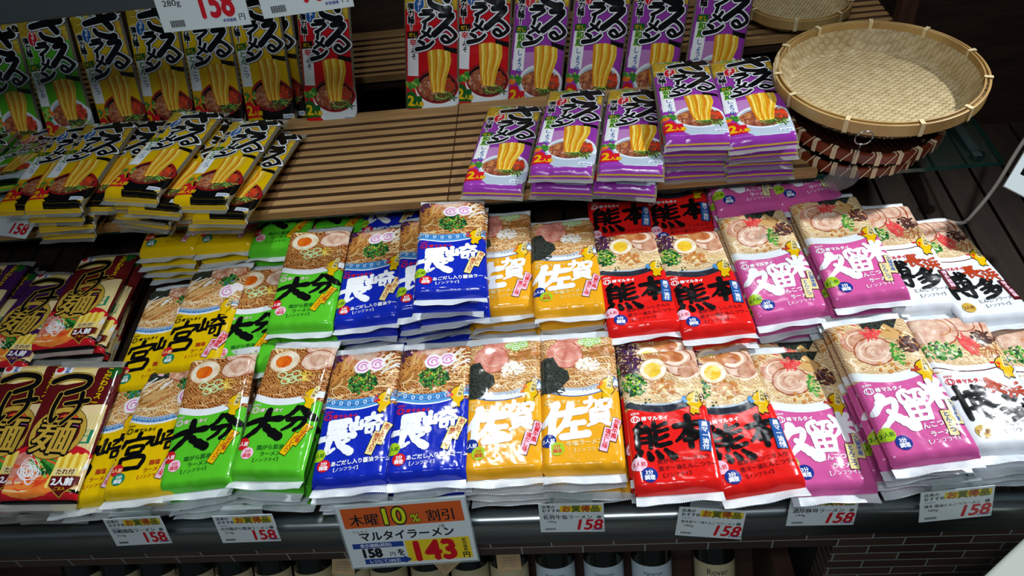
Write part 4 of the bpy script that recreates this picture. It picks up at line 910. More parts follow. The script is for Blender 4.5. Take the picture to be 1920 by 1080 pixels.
for k in range(5): mb.tube([(-.1635 + .0034 * k, .022 + .007 * k, .034), (-.168 + .0045 * k, .029 + .007 * k, .052), (-.167 + .0056 * k, .038 + .008 * k, .067 + .0045 * (k % 2))], .0010, 5)
mb.build('loose_strands', bam_tie, tr)
red_lac = mat('red_brown_lacquer', (116, 44, 20), .35, (92, 32, 14), 30); red_dark = mat('red_brown_weave', (74, 28, 14), .45, (48, 18, 10), 120); bind = mat('white_cane', (216, 196, 160), .45)
def basket(loc, rot, R0, H, label, n=22, ph=0):
    b = tag(empty('lacquered_basket', loc, rot), label, 'basket', 'red-brown baskets under the tray')
    mb = MB(); vs = []; N = 96; prof = [(R0 * .55, 0), (R0 * .78, .002), (R0 * .90, H * .30), (R0 * .95, H * .7), (R0 * .965, H)]
    for j, (r, z) in enumerate(prof):
        for k in range(N):
            a = 2 * PI * k / N; w_ = .0010 * (1 if (k // 2 + j) % 2 else -1); vs.append(((r + w_) * math.cos(a), (r + w_) * math.sin(a), z))
    fs = [tuple(range(N))[::-1]]
    for j in range(len(prof) - 1):
        for k in range(N): fs.append((j * N + k, j * N + (k + 1) % N, (j + 1) * N + (k + 1) % N, (j + 1) * N + k))
    mb.add(vs, fs); o = mb.build('woven_bowl', red_dark, b, smooth=True); sm = o.modifiers.new('thickness', 'SOLIDIFY'); sm.thickness = .002
    rb = bevel(hoop(R0, R0 * .945, H - .013, H + .005).build('rim_band', red_lac, b), .0018)
    for k in range(n):
        a = 2 * PI * k / n + ph
        tie_at(R0, R0 * .945, H - .013, H + .005, a, 0, .0036).build('cane_binding', bind, rb)
        tie_at(R0, R0 * .945, H - .013, H + .005, a + .10, 0, .0022, .10).build('cane_binding', bind, rb)
    return b
basket((.5090, .5908, .8253), (R(8.5), 0, 0), .1176, .0246, 'lower red-brown basket with white cane binding resting on the glass shelf', 24)
basket((.5191, .5863, .8502), (R(7.4), R(-1), R(20)), .1277, .0302, 'upper red-brown basket with white cane binding directly under the bamboo tray', 24, .05)
tray((.5236, 1.0342, .8945), (R(6), R(-2), R(30)), .112, .029, 'small bamboo tray lying on the rear step behind the big tray', 9, 8, step=.0078)

# clear plastic pouch with a wire ring, hanging by the baskets
pl = tag(empty('plastic_pouch', (.4508, .4507, .8362)), 'crumpled clear plastic pouch with wire ring hanging in front of the baskets', 'plastic pouch')
bm = bmesh.new(); bmesh.ops.create_icosphere(bm, subdivisions=2, radius=1); rr = random.Random(3)
vs = [Vector((v.co.x * .026, v.co.y * .012, v.co.z * .022)) * rr.uniform(.8, 1.15) for v in bm.verts]; fs = [[v.index for v in f.verts] for f in bm.faces]; bm.free()
mesh_obj('pouch', vs, fs, clear('clear_plastic', (150, 140, 140), .24, .05), pl)
mb = MB(); mb.tube([(.004, -.004, .018), (.008, -.010, .045), (.013, -.014, .070)], .0007, 6)
mb.tube([(.013 + .013 * math.cos(a), -.016, .080 + .011 * math.sin(a)) for a in np.linspace(0, 2 * PI, 25)], .0012, 6)
mb.build('wire_ring', mat('wire', (170, 170, 172), .25, metal=1), pl, smooth=True)

# ------------------------------------------------------------------ right hand corner: cable, hanging sign, pale box
mb = MB(); P = Design.smooth([(0, 0), (1, 0)], 2)
def cr3(p, per=8):
    p = [Vector(q) for q in p]; q = [p[0]] + p + [p[-1]]; out = []
    for i in range(1, len(q) - 2):
        for k in range(per):
            t = k / per; out.append(.5 * (2 * q[i] + (q[i + 1] - q[i - 1]) * t + (2 * q[i - 1] - 5 * q[i] + 4 * q[i + 1] - q[i + 2]) * t * t + (3 * q[i] - q[i - 1] - 3 * q[i + 1] + q[i + 2]) * t ** 3))
    return out + [p[-1]]
mb.tube(cr3([(.66, .49, .708), (.672, .46, .722), (.680, .45, .753), (.697, .45, .803), (.712, .45, .879), (.76, .46, 1.02), (.86, .5, 1.4), (.95, .6, 3.0)]), .0030, 8)
tag(mb.build('cable', mat('white_cable', (170, 168, 160), .5), smooth=True), 'thin off-white cable hanging beside the baskets and the white packets', 'cable')
# ------------------------------------------------------------------ noodle packets
SIZE = {'zaru': (.1098, .2744), 'tsuke': (.112, .232)}
foil = mat('seal_foil', (224, 230, 234), .32, (204, 212, 218), 50, metal=.12)
clear_seal = clear('clear_film', (186, 184, 178), .30, .1)
KIND = {}
for key, (D, base) in MARU.items():
    W, L = next((v for k, v in SIZE.items() if key.startswith(k)), (.112, .226)); thin = key.startswith('zaru') or key.startswith('tsuke')
    clipd = flat(clip_tris(D)); var = []
    for v in range(2):
        body = pack_mesh('wrapper_' + key, D, clipd, base, W, L, (sum(map(ord, key)) + 31 * v) % 97, crumple=1.0 if not thin else .8)
        sm = clear_seal if thin else foil
        tops = seal_mesh('seal', W, 1, sm, .0125 if not thin else .012, 3 + v, 4, .0010, True)
        feet = seal_mesh('seal', W, -1, sm, .0135 if not thin else .011, 11 + v * 5 + len(key), 20 if not thin else 4, .0032 if not thin else .001, True)
        var.append((body, tops, feet, L))
    KIND[key] = var
def packet(key, v, M, label, group):
    body, tops, feet, L = KIND[key][v % 2]
    r = bpy.data.objects.new('noodle_packet', None); r.empty_display_size = .02; COL.objects.link(r); r.matrix_world = M
    for nm, me, y in (('wrapper', body, 0), ('top_seal', tops, L / 2), ('bottom_seal', feet, -L / 2)):
        c = bpy.data.objects.new(nm, me); COL.objects.link(c); c.parent = r; c.location = (0, y, 0)
    return tag(r, label, 'noodle packet', group)

POSES = {
'T2': ('tsuke_brown','L',-0.7893,0.0002,-0.0015,1.4,7.8,1.8),
'T1': ('tsuke_brown','L',-0.8910,0.0137,-0.0126,3.8,8.3,2.6),
'T3': ('tsuke_brown','L',-0.8677,0.2652,-0.0046,-5.5,1.3,3.2),
'T3b': ('tsuke_brown','L',-0.8590,0.2622,-0.0242,-5.7,1.3,2.6),
'T4': ('tsuke_purple','L',-0.9620,0.2324,-0.0084,-7.0,2.7,-3.6),
'T5': ('tsuke_purple','L',-1.0950,0.2596,-0.0014,-4.8,2.6,-1.3),
'T6': ('tsuke_purple','L',-1.0756,0.2473,-0.0181,-4.3,3.5,1.3),
'M2': ('miyazaki','L',-0.6385,0.0018,-0.0115,-1.5,-3.6,1.8),
'M1': ('miyazaki','L',-0.7333,-0.0032,-0.0255,-0.4,-3.0,3.5),
'M3': ('miyazaki','L',-0.6260,0.2067,-0.0051,-0.9,-4.1,0.3),
'M4': ('miyazaki','L',-0.7033,0.1822,-0.0197,-1.3,-3.6,2.6),
'O1': ('oita','L',-0.5528,0.0072,0.0003,2.0,-1.6,4.1),
'O2': ('oita','L',-0.4332,0.0155,0.0035,0.3,-1.4,-3.2),
'O3': ('oita','L',-0.4454,0.2709,0.0067,0.2,2.2,1.1),
'O4': ('oita','L',-0.5385,0.2062,-0.0118,-1.3,0.8,2.4),
'N1': ('nagasaki','L',-0.3186,0.0029,-0.0007,-1.0,-2.0,1.7),
'N2': ('nagasaki','L',-0.2083,0.0050,0.0014,-2.3,-0.4,1.1),
'N3': ('nagasaki','L',-0.3362,0.2777,-0.0018,-2.8,-1.6,2.6),
'N4': ('nagasaki','L',-0.2332,0.2864,0.0084,-2.8,1.5,5.6),
'N5': ('nagasaki','L',-0.1838,0.2652,0.0673,-5.2,6.9,3.5),
'S3': ('saga','L',-0.1145,0.2852,-0.0016,-0.4,0.1,1.4),
'S4': ('saga','L',-0.0024,0.2667,0.0004,-6.1,1.0,2.0),
'S1': ('saga','L',-0.0998,0.0069,0.0000,-1.2,-1.9,0.9),
'S2': ('saga','L',0.0103,0.0060,0.0031,-1.6,0.4,0.1),
'K3': ('kumamoto','L',0.1073,0.2263,-0.0020,-5.4,0.7,4.0),
'K4': ('kumamoto','L',0.2138,0.2168,-0.0025,-4.3,1.9,4.7),
'K1': ('kumamoto','L',0.1284,-0.0287,0.0088,-3.3,-1.8,1.1),
'K2': ('kumamoto','L',0.2237,-0.0270,-0.0077,-3.9,1.3,7.8),
'R1': ('kurume','L',0.3259,-0.0251,-0.0190,-2.4,3.2,2.1),
'R2': ('kurume','L',0.4398,-0.0033,0.0167,-2.0,0.1,5.6),
'R3': ('kurume','L',0.3272,0.2419,0.0005,0.6,-1.5,5.9),
'R4': ('kurume','L',0.4442,0.2529,0.0126,-1.9,-1.2,3.8),
'H3': ('hakata','L',0.5313,0.2430,-0.0082,-0.5,4.1,4.1),
'H4': ('hakata','L',0.6116,0.2199,-0.0194,-4.4,6.9,7.6),
'H1': ('hakata','L',0.5571,0.0136,-0.0054,-4.2,3.8,2.2),
'H2': ('hakata','L',0.6674,0.0067,-0.0184,-5.7,2.7,-0.4),
'P1': ('zaru_purple','U',0.1767,0.1185,0.0139,-3.0,0.8,-7.7),
'P2': ('zaru_purple','U',0.2976,0.1173,0.0390,-3.7,-0.4,-8.1),
'P3': ('zaru_purple','U',0.4113,0.1034,0.0396,-4.4,0.3,-8.0),
'P4': ('zaru_purple','U',0.5074,0.1355,0.0682,-3.9,2.0,-1.5),
'P5': ('zaru_purple','U',0.6122,0.1253,0.0657,-2.9,-4.0,-2.9),
'Y1': ('zaru_yellow','U',-0.6183,0.1070,0.0660,-2.1,2.9,0.2),
'Y2': ('zaru_yellow','U',-0.4537,0.1146,0.0690,-2.6,2.2,-8.3),
'Y3': ('zaru_yellow','U',-0.3325,0.0991,0.0500,-3.9,-0.3,-6.6),
'Y4': ('zaru_yellow','U',-0.2991,0.0804,0.0276,-4.8,-0.6,-7.4),
'Y5': ('zaru_yellow','U',-0.5679,0.1300,0.0469,-1.8,2.7,-2.4),
'Y6': ('zaru_yellow','U',-0.4138,0.0992,0.0468,-3.3,1.9,-9.3),
'Y7': ('zaru_yellow','U',-0.7022,0.1363,0.0466,-1.2,3.3,0.5),
'G2': ('zaru_green','U',-0.8184,0.1934,0.0290,-13.1,1.3,8.6),
'G1': ('zaru_green','U',-0.9245,0.2056,0.0395,-11.6,3.3,13.3),
'Y8': ('zaru_yellow','U',-0.4377,0.1053,0.0226,-0.1,0.8,-14.9),
'ZG1': ('zaru_green','S',-1.1635,0.1104,-0.0123,-1.3,-2.2,-3.3),
'ZG2': ('zaru_green','S',-1.0343,0.1246,0.0068,-0.4,-0.6,-1.2),
'ZY1': ('zaru_yellow','S',-0.9204,0.1208,-0.0022,0.7,-0.2,-0.1),
'ZY2': ('zaru_yellow','S',-0.8139,0.1236,-0.0107,-1.5,-1.6,-2.9),
'ZY3': ('zaru_yellow','S',-0.7059,0.1245,-0.0147,-1.2,-2.5,-2.8),
'ZY4': ('zaru_yellow','S',-0.5974,0.1238,-0.0161,-0.2,-2.3,-1.8),
'ZY5': ('zaru_yellow','S',-0.5821,0.1259,-0.0386,-0.2,-2.0,-1.8),
'ZR1': ('zaru_red','S',-0.4566,0.1121,-0.0015,-1.2,-1.4,-5.4),
'ZR2': ('zaru_red','S',-0.2419,0.1099,-0.0084,-0.6,-0.6,-7.1),
'ZR3': ('zaru_red','S',-0.1386,0.1131,-0.0166,-0.1,-0.3,-8.0),
'ZP1': ('zaru_purple','S',-0.0289,0.0982,-0.0248,0.5,0.1,-10.2),
'ZP2': ('zaru_purple','S',0.0873,0.0913,-0.0183,1.7,0.2,-10.2),
'ZP3': ('zaru_purple','S',0.2026,0.0813,-0.0457,3.8,0.9,-10.1),
'ZP4': ('zaru_purple','S',0.3243,0.0864,-0.0323,5.0,0.4,-9.3),
'FY1': ('miyazaki','L',-0.7526,0.4747,-0.0039,-0.1,0.3,1.0),
'FY2': ('miyazaki','L',-0.6397,0.4750,-0.0041,0.1,-0.3,0.1),
'FO1': ('oita','L',-0.5277,0.4553,-0.0043,0.2,-0.7,-1.6),
'FO2': ('oita','L',-0.4338,0.4757,-0.0223,0.2,-0.6,-1.2),
'FN1': ('nagasaki','L',-0.3277,0.4821,-0.0224,0.2,-0.7,-1.6),
'FK1': ('kumamoto','L',0.0991,0.4169,-0.0205,0.3,0.2,0.5),
'FK2': ('kumamoto','L',0.2013,0.4173,-0.0206,0.4,0.6,1.5),
'FR1': ('kurume','L',0.3140,0.4667,0.0035,0.3,0.7,2.7),
'FR2': ('kurume','L',0.4060,0.4730,0.0033,0.4,1.9,9.2),
}
WORD = {'oita': 'green', 'nagasaki': 'blue', 'saga': 'orange-yellow', 'kumamoto': 'red', 'kurume': 'pink', 'hakata': 'white', 'miyazaki': 'yellow',
        'tsuke_brown': 'maroon', 'tsuke_purple': 'dark purple', 'zaru_purple': 'purple', 'zaru_red': 'red', 'zaru_yellow': 'yellow', 'zaru_green': 'green'}
LAB = {  # label of the packet on top, and how its place is called for the packets under it
 'T1': ('maroon gold-ring packet half covered by its twin at the front corner of the counter', 'half covered maroon packet at the front corner'),
 'T2': ('maroon gold-ring noodle packet, uncovered, in the front row beside the yellow packets', 'uncovered maroon packet of the front row'),
 'T3': ('maroon gold-ring noodle packet lying in the second row beside the dark gap', 'maroon packet of the second row'),
 'T3b': ('maroon packet showing only its side strip under the second-row maroon one', ''),
 'T4': ('dark purple gold-ring packet next to the second-row maroon packet', 'dark purple packet beside the second-row maroon one'),
 'T5': ('dark purple packet cut by the picture edge in the second row', 'outermost dark purple packet'),
 'T6': ('dark purple packet squeezed between the two other purple packets', ''),
 'M1': ('yellow packet mostly hidden between maroon packet and the next yellow one, front row', 'hidden yellow packet of the front row'),
 'M2': ('yellow front-row packet tucked under the edge of the first green packet', 'yellow front-row packet beside the green one'),
 'M3': ('yellow second-row packet lying against the second-row green packets', 'upper yellow packet of the second row'),
 'M4': ('yellow second-row packet beside the dark gap, below its twin', 'outer yellow packet of the second row'),
 'O1': ('green front-row packet overlapping the yellow packet, black lettering, halved egg', 'front-row green packet beside the yellow one'),
 'O2': ('green front-row packet beside the blue packets, black lettering, halved egg', 'front-row green packet beside the blue one'),
 'O3': ('green second-row packet lying highest, beside the blue packets', 'highest green packet of the second row'),
 'O4': ('green second-row packet between yellow packet and the highest green one', 'lower green packet of the second row'),
 'N1': ('blue front-row packet beside the green packets, white lettering, pink fish cake', 'front-row blue packet beside the green one'),
 'N2': ('blue front-row packet beside the orange-yellow packets, white lettering', 'front-row blue packet beside the orange-yellow one'),
 'N3': ('blue second-row packet beside the highest green packet', 'second-row blue packet beside the green one'),
 'N4': ('blue second-row packet partly covered by the tilted blue one', 'second-row blue packet under the tilted one'),
 'N5': ('blue packet lying tilted on top of the second row, touching the wooden edge', 'tilted blue packet by the wooden edge'),
 'S1': ('orange-yellow front-row packet beside the blue packets, black seaweed sheet', 'front-row orange-yellow packet beside the blue one'),
 'S2': ('orange-yellow front-row packet beside the red packets, black seaweed sheet', 'front-row orange-yellow packet beside the red one'),
 'S3': ('orange-yellow second-row packet partly covered by the tilted blue packet', 'second-row orange-yellow packet beside the blue one'),
 'S4': ('orange-yellow second-row packet beside the red packets', 'second-row orange-yellow packet beside the red one'),
 'K1': ('red front-row packet beside the orange-yellow ones, egg with pale yolk', 'front-row red packet beside the orange-yellow one'),
 'K2': ('red front-row packet tucked under its neighbour and lying over the pink one', 'front-row red packet beside the pink one'),
 'K3': ('red second-row packet beside the orange-yellow ones', 'second-row red packet beside the orange-yellow one'),
 'K4': ('red second-row packet beside the pink ones', 'second-row red packet beside the pink one'),
 'R1': ('pink front-row packet lying low beside the red packets', 'low pink packet of the front row'),
 'R2': ('pink front-row packet on a high stack beside the white ones', 'high pink stack of the front row'),
 'R3': ('pink second-row packet beside the red ones', 'second-row pink packet beside the red one'),
 'R4': ('pink second-row packet beside the white ones', 'second-row pink packet beside the white one'),
 'H1': ('white front-row packet beside the high pink stack', 'front-row white packet beside the pink stack'),
 'H2': ('white front-row packet cut by the picture edge', 'outermost white packet of the front row'),
 'H3': ('white second-row packet partly under the pink one', 'second-row white packet beside the pink one'),
 'H4': ('white second-row packet at the outer end, beside the dark deck', 'outer white packet of the second row'),
 'P1': ('purple packet lying lowest at the edge of the ribbed board beside the bare wood', 'single purple packet on the ribbed board'),
 'P2': ('second purple packet from the bare wood, lying on the ribbed board', 'second purple stack from the bare wood'),
 'P3': ('third purple packet from the bare wood, lying on the ribbed board', 'third purple stack from the bare wood'),
 'P4': ('purple packet on top of the fourth lying stack from the bare wood', 'fourth purple stack from the bare wood'),
 'P5': ('purple packet on top of the lying stack beside the bamboo tray', 'purple stack beside the bamboo tray'),
 'Y1': ('yellow packet lying on top beside the green lying packets, ribbed board', 'top yellow packet beside the lying green ones'),
 'Y2': ('yellow packet lying highest in the middle of the yellow heap', 'highest yellow packet of the heap'),
 'Y3': ('yellow packet lying over its twin at the bare wood end of the heap', 'yellow packet at the bare wood end'),
 'Y4': ('yellow packet lying on bare ribbed wood, outermost of the yellow heap', ''),
 'Y5': ('yellow packet seen between the first and the highest packet of the heap', ''),
 'Y6': ('yellow packet seen between the highest packet and the bare wood end packet', ''),
 'Y7': ('yellow packet half hidden behind the lying packet nearest the green ones', ''),
 'Y8': ('lowest yellow packet whose foot sticks out of the middle of the heap', ''),
 'G1': ('green packet lying on the ribbed board, cut by the picture edge', 'outermost lying green packet'),
 'G2': ('green packet lying on the ribbed board beside the yellow heap', 'lying green packet beside the yellow heap'),
 'ZG1': ('green packet standing at the back, cut by the picture edge', ''),
 'ZG2': ('green packet standing at the back beside the standing yellow packets', ''),
 'ZY1': ('yellow packet standing at the back beside the standing green one', ''),
 'ZY2': ('second standing yellow packet from the green ones, at the back', ''),
 'ZY3': ('third standing yellow packet from the green ones, half under a price card', ''),
 'ZY4': ('fourth standing yellow packet from the green ones, in front of another', ''),
 'ZY5': ('yellow packet standing behind the fourth standing yellow one', ''),
 'ZR1': ('red packet standing alone at the back beside the standing yellow packets', ''),
 'ZR2': ('red packet standing at the back beside the dark gap and its red twin', ''),
 'ZR3': ('red packet standing at the back beside the standing purple ones', ''),
 'ZP1': ('purple packet standing at the back beside the standing red one', ''),
 'ZP2': ('second standing purple packet from the red ones, at the back', ''),
 'ZP3': ('third standing purple packet from the red ones, at the back', ''),
 'ZP4': ('fourth standing purple packet from the red ones, near the bamboo tray', ''),
 'FY1': ('yellow packet foot under the wooden edge, beside the dark gap', 'shaded yellow packet beside the dark gap'),
 'FY2': ('yellow packet foot under the wooden edge, beside the shaded green one', 'shaded yellow packet beside the green one'),
 'FO1': ('green packet foot under the wooden edge, beside the shaded yellow ones', 'shaded green packet under the wooden edge'),
 'FO2': ('dark shaded green packet under the wooden edge behind the highest green one', ''),
 'FN1': ('dark shaded blue packet under the wooden edge behind the second row', ''),
 'FK1': ('shaded red packet under the wooden edge, beside the orange-yellow ones', ''),
 'FK2': ('shaded red packet under the wooden edge, beside the pink ones', ''),
 'FR1': ('pink packet foot under the wooden edge, beside the shaded red ones', 'shaded pink packet beside the red ones'),
 'FR2': ('pink packet foot under the wooden edge, near the plastic pouch', 'shaded pink packet near the plastic pouch'),
}
ORD = ['first', 'second', 'third', 'fourth', 'fifth', 'sixth']
rnd = random.Random(7)
for i, (nm, (key, fr, x, y, h, rx, ry, rz)) in enumerate(POSES.items()):
    lab, place = LAB[nm]; grp = WORD[key] + (' noodle packets standing at the back' if fr == 'S' else ' noodle packets on the ribbed board' if fr == 'U' else ' noodle packets on the counter')
    packet(key, i, pose(fr, x, y, h, rx, ry, rz), lab, grp)
    if fr == 'S' or not place: continue
    floor_h = .0165 if nm == 'N5' else DECK_L if fr == 'L' else 0.0
    n = max(0, int((h - floor_h - .0105) / .0165))
    for k in range(1, n + 1):
        f = k / n; hh = h - (h - floor_h - .0105) * f
        if hh > h - .0150 * k: continue
        sx, sy = rnd.uniform(-.004, .004), -rnd.uniform(.002, .008) * k ** .7 if fr == 'L' else rnd.uniform(-.002, .004)
        yk = max(y + sy, .001 + rnd.uniform(0, .004)) if fr == 'L' else y + sy          # the lower ones lie behind the steel nosing
        packet(key, i + k, pose(fr, x + sx, yk, hh, rx * (1 - f), ry * (1 - f), rz + rnd.uniform(-3.2, 3.2)),
               WORD[key] + ' packet, ' + ORD[k - 1] + ' one down beneath the ' + place, grp)
# ------------------------------------------------------------------ price cards and the sale sign
paper_card = mat('card_paper', (206, 216, 218), .3, coat=.2)
for nme, c in {'ink_red': (190, 20, 34), 'ink_black': (26, 30, 36), 'ink_blue': (34, 62, 140), 'ink_orange': (214, 104, 34), 'ink_yellow': (222, 196, 40), 'ink_olive': (130, 140, 40), 'ink_paper': (206, 216, 218), 'ink_sale': (206, 92, 40), 'ink_acid': (206, 214, 30)}.items():
    INK[nme] = mat('card_' + nme, c, .3)
def price_design(name, gram, price='158', slant=0.):
    D = Design(88, 53, 5)
    D.text(I['ink_black'], '店長の', 4, 7.6, 6.2, 0, .03); D.text(I['ink_black'], 'おすすめ', 4, 14.6, 6.4, 0, .03)
    D.quad(I['ink_yellow'], 57, 9, 56, 11, 0)
    for k, (ch, c) in enumerate(zip('お買得品', ('ink_orange', 'ink_olive', 'ink_orange', 'ink_olive'))): D.text(I['ink_black'], ch, 31 + k * 13, 14, 13, 0, .05); D.text(I[c], ch, 31 + k * 13, 14, 13, 0, .015)
    D.text(I['ink_blue'], 'マルタイ', 5, 20, 3.6, 0, .01)
    s = min(8.4, 72 / (len(name) * 1.0)); D.text(I['ink_black'], name, 5, 27.5, s, 0, .025)
    D.text(I['ink_black'], gram, 9, 34.5, 5.4, 0, .01, sx=1.3)
    D.text(I['ink_red'], price, 46, 48, 27, 0, .03, shear=slant, sx=.95); D.text(I['ink_blue'], '本体価格', 70, 49.5, 3.4, 0, .02); D.text(I['ink_black'], '円', 82, 50, 5, 0, .02); D.text(I['ink_black'], '袋', 78, 27, 6, 0, .03)
    for k in range(13): D.rect(I['ink_black'], 7 + k * 1.1, 45, 7.5 + k * 1.1 + .3 * (k % 3 == 0), 48.5, up=(k == 0))
    return D
CARDS = [('宮崎鶏塩ラーメン', '212g', 0, (-.6418, .0049, .0012, -1.3, 0, 2.0), 'white price card 158 below the yellow packets', 'T'),
         ('大分鶏がら醤油ラーメン', '214g', 0, (-.4756, .0034, .0015, .1, .6, -.1), 'white price card 158 below the green packets', 'T'),
         ('佐賀牛塩ラーメン', '186g', .2, (-.0108, .0049, .0013, .2, -.7, -.6), 'white price card 158 below the orange-yellow packets', 'T'),
         ('熊本黒マー油とんこつラーメン', '186g', .2, (.1747, -.0126, .0016, .3, -1.4, -6), 'white price card 158 hanging askew below the red packets', 'T'),
         ('濃厚豚骨ラーメン', '194g', .2, (.3195, .0022, .0007, 2.1, 1.4, -2.3), 'white price card 158 partly behind a red packet, below the pink ones', 'T'),
         ('博多 醤油とんこつラーメン', '185g', .2, (.4846, .0085, .0018, .3, -.4, 6.5), 'white price card 158 below the white packets, tilted up', 'T')]
clip_m = clear('clip_plastic', (214, 224, 226), .2, .06)
for nmj, g, sl_, p, lb, fr in CARDS:
    t = empty('price_card'); t.matrix_world = pose(fr, p[0], p[1], p[2], p[3], p[4], p[5]); tag(t, lb, 'price card', 'price cards along the steel nosing')
    card('card', price_design(nmj, g, '158', sl_), .088, .053, paper_card, t)
    mb = MB(); mb.box(-.030, .030, .012, .036, -.0030, -.0014); mb.box(-.030, .030, .0335, .0350, -.012, -.003); bevel(mb.build('clip', clip_m, t), .0004)
def tall_design(price, gram):
    D = Design(115, 75, 6)
    D.text(I['ink_black'], '◆', 8, 28, 12, 0, .02); D.text(I['ink_black'], '50円引', 24, 26, 10, 0, .03)
    D.text(I['ink_black'], gram, 9, 45, 10, 0, .012, sx=1.2)
    D.text(I['ink_red'], price, 50, 62, 44, 0, .035, sx=.74); D.text(I['ink_blue'], '本体価格', 80, 69, 4.4, 0, .03); D.text(I['ink_black'], '円', 101, 68, 9, 0, .02)
    for k in range(18): D.rect(I['ink_black'], 12 + k * 1.05, 62, 12.6 + k * 1.05 + .3 * (k % 3 == 0), 70, up=(k == 0))
    return D
for pr, g, p, lb in (('158', '280g', (-.4751, .0092, .0003, -.1, .6, -.6), 'large white price card 158 with 280g, hanging from the higher shelf over yellow packets'),
                     ('168', '', (-.3259, .0158, .0019, -.3, 2.1, 1.4), 'large white price card beside the 280g one, hanging over the red packet')):
    t = empty('price_card'); t.matrix_world = pose('V', *p); tag(t, lb, 'price card', 'price cards on the higher shelf')
    card('card', tall_design(pr, g), .1288, .084, paper_card, t, .0015)
    mb = MB(); mb.box(-.045, .045, .022, .046, -.0045, -.0016); mb.build('holder', clip_m, t)
D = Design(185, 108, 8)
D.rect(I['ink_sale'], 6, 5, 179, 39); D.rect(I['ink_yellow'], 86, 66, 179, 103)
D.text(I['ink_black'], '木曜', 15, 34, 22, 0, .02); D.text(I['ink_acid'], '10', 58, 36, 40, 0, .02, outline=(I['ink_black'], .07))
D.text(I['ink_acid'], '%', 104, 35, 19, 0, .02, outline=(I['ink_black'], .07)); D.text(I['ink_black'], '割引', 126, 34, 21, 0, .02)
D.text(I['ink_black'], 'マルタイ', 14, 48, 6, 0, .0); D.text(I['ink_black'], '1袋', 140, 47, 6, 0, .01); D.text(I['ink_black'], 'マルタイラーメン', 22, 61, 17.4, 0, .03)
D.rect(I['ink_blue'], 9, 66, 84, 75); D.text(I['paper'], '表示価格(税別)', 20, 73, 7, 0, .01)
D.text(I['ink_black'], '158', 18, 91, 21, 0, .06); D.text(I['ink_black'], '円', 60, 91, 9, 0, .01); D.text(I['ink_black'], 'を', 71, 90, 13, 0, .03)
D.poly(I['ink_blue'], [(21, 94), (80, 94), (80, 91.5), (91, 98.5), (80, 105), (80, 103), (21, 103)]); D.text(I['paper'], 'レジにて10%引', 27, 101.4, 7, 0, .01)
D.text(I['ink_red'], '143', 90, 101, 46, 0, .055, sx=1.0); D.vtext(I['ink_black'], '税別価格', 171, 73, 6, .02, .95); D.text(I['ink_black'], '円', 165, 101, 11, 0, .03)
t = empty('sale_sign'); t.matrix_world = pose('G', -.2417, .016, .0008, 6.1, -1.5, 3.8); tag(t, 'large sale sign with orange band and red 143, hung on the steel nosing', 'sale sign')
card('sign_card', D, .185, .108, paper_card, t, .0018)
mb = MB(); mb.box(-.0945, .0945, -.056, -.0535, -.0012, .0022); mb.box(-.0945, .0945, .0535, .056, -.0012, .0022); mb.box(-.0945, -.092, -.0535, .0535, -.0012, .0022); mb.box(.092, .0945, -.0535, .0535, -.0012, .0022); mb.build('clear_frame', clip_m, t)
mb = MB(); mb.box(-.05, .05, .02, .05, -.018, -.0012); mb.build('holder', clip_m, t)
# small card seen at the picture edge on the ribbed board
D = Design(88, 53, 5); D.text(I['ink_red'], '158', 40, 46, 28, 0, .04); D.text(I['ink_black'], 'ざるラーメン', 8, 20, 9, 0, .02)
t = empty('price_card'); t.matrix_world = Matrix.Translation((-1.0275, .5034, .8441)) @ Matrix.Rotation(R(-16), 4, 'Z') @ Matrix.Rotation(R(22), 4, 'X'); tag(t, 'small white price card with red figures at the wooden edge, cut by the picture edge', 'price card')
card('card', D, .0986, .0594, paper_card, t)

# ------------------------------------------------------------------ bottles lying back in their rack, under the counter
LEAN = 30; ax = Vector((0, math.sin(R(LEAN)), math.cos(R(LEAN))))
glass_dark = mat('bottle_glass', (16, 22, 16), .12, coat=.3); lab_cream = mat('label_cream', (176, 166, 130), .55); lab_pale = mat('label_pale', (176, 192, 200), .5); lab_ink = mat('label_ink', (40, 44, 52), .5); caps_m = mat('bottle_foil', (60, 20, 24), .35, metal=.3)
rack = tag(empty('bottle_rack', (0, .06, .1)), 'dark wooden rack with leaning bottles in the bay under the counter', 'rack')
RM = Matrix.Translation((0, .052, .113)) @ Matrix.Rotation(R(-LEAN), 4, 'X')
mb = MB(); mb.box(-1.3, .345, -.055, .050, -.014, -.0005, M=RM); wparent(mb.build('base_board', wood_dark), rack)
mb = MB(); mb.box(-1.3, .345, -.066, -.055, -.014, .030, M=RM); wparent(mb.build('front_lip', wood_dark), rack)
mb = MB(); mb.box(-1.3, .345, .040, .052, .0, .24, M=RM); wparent(mb.build('back_rest', wood_dark), rack)
for x in (-1.3, .31):
    mb = MB(); mb.box(x, x + .03, .02, .20, 0, .34); wparent(mb.build('side_panel', wood_dark), rack)
BOT = [(-1.01, 'c'), (-.93, 'c'), (-.85, 'c'), (-.77, 'c'), (-.69, 'c'), (-.61, 'c'), (-.53, 'c'), (-.455, 'c'), (-.38, 'c'), (-.30, 'c'), (-.222, 'c'), (-.147, 'c'), (-.060, 'p'), (.030, 'p'), (.118, 'p'), (.232, 'r')]
bprof = [(.0005, .004), (.030, .0), (.0355, .004), (.0365, .02), (.0365, .185), (.035, .200), (.028, .222), (.018, .240), (.0145, .255), (.014, .300), (.0155, .302), (.0155, .312), (.014, .314)]
BLAB = {12: 'dark wine bottle with pale label beside the kraft tag', 13: 'dark wine bottle with pale label, second from the kraft tag', 14: 'dark wine bottle with pale label next to the gap', 15: 'dark wine bottle with cream name label at the tiled corner'}
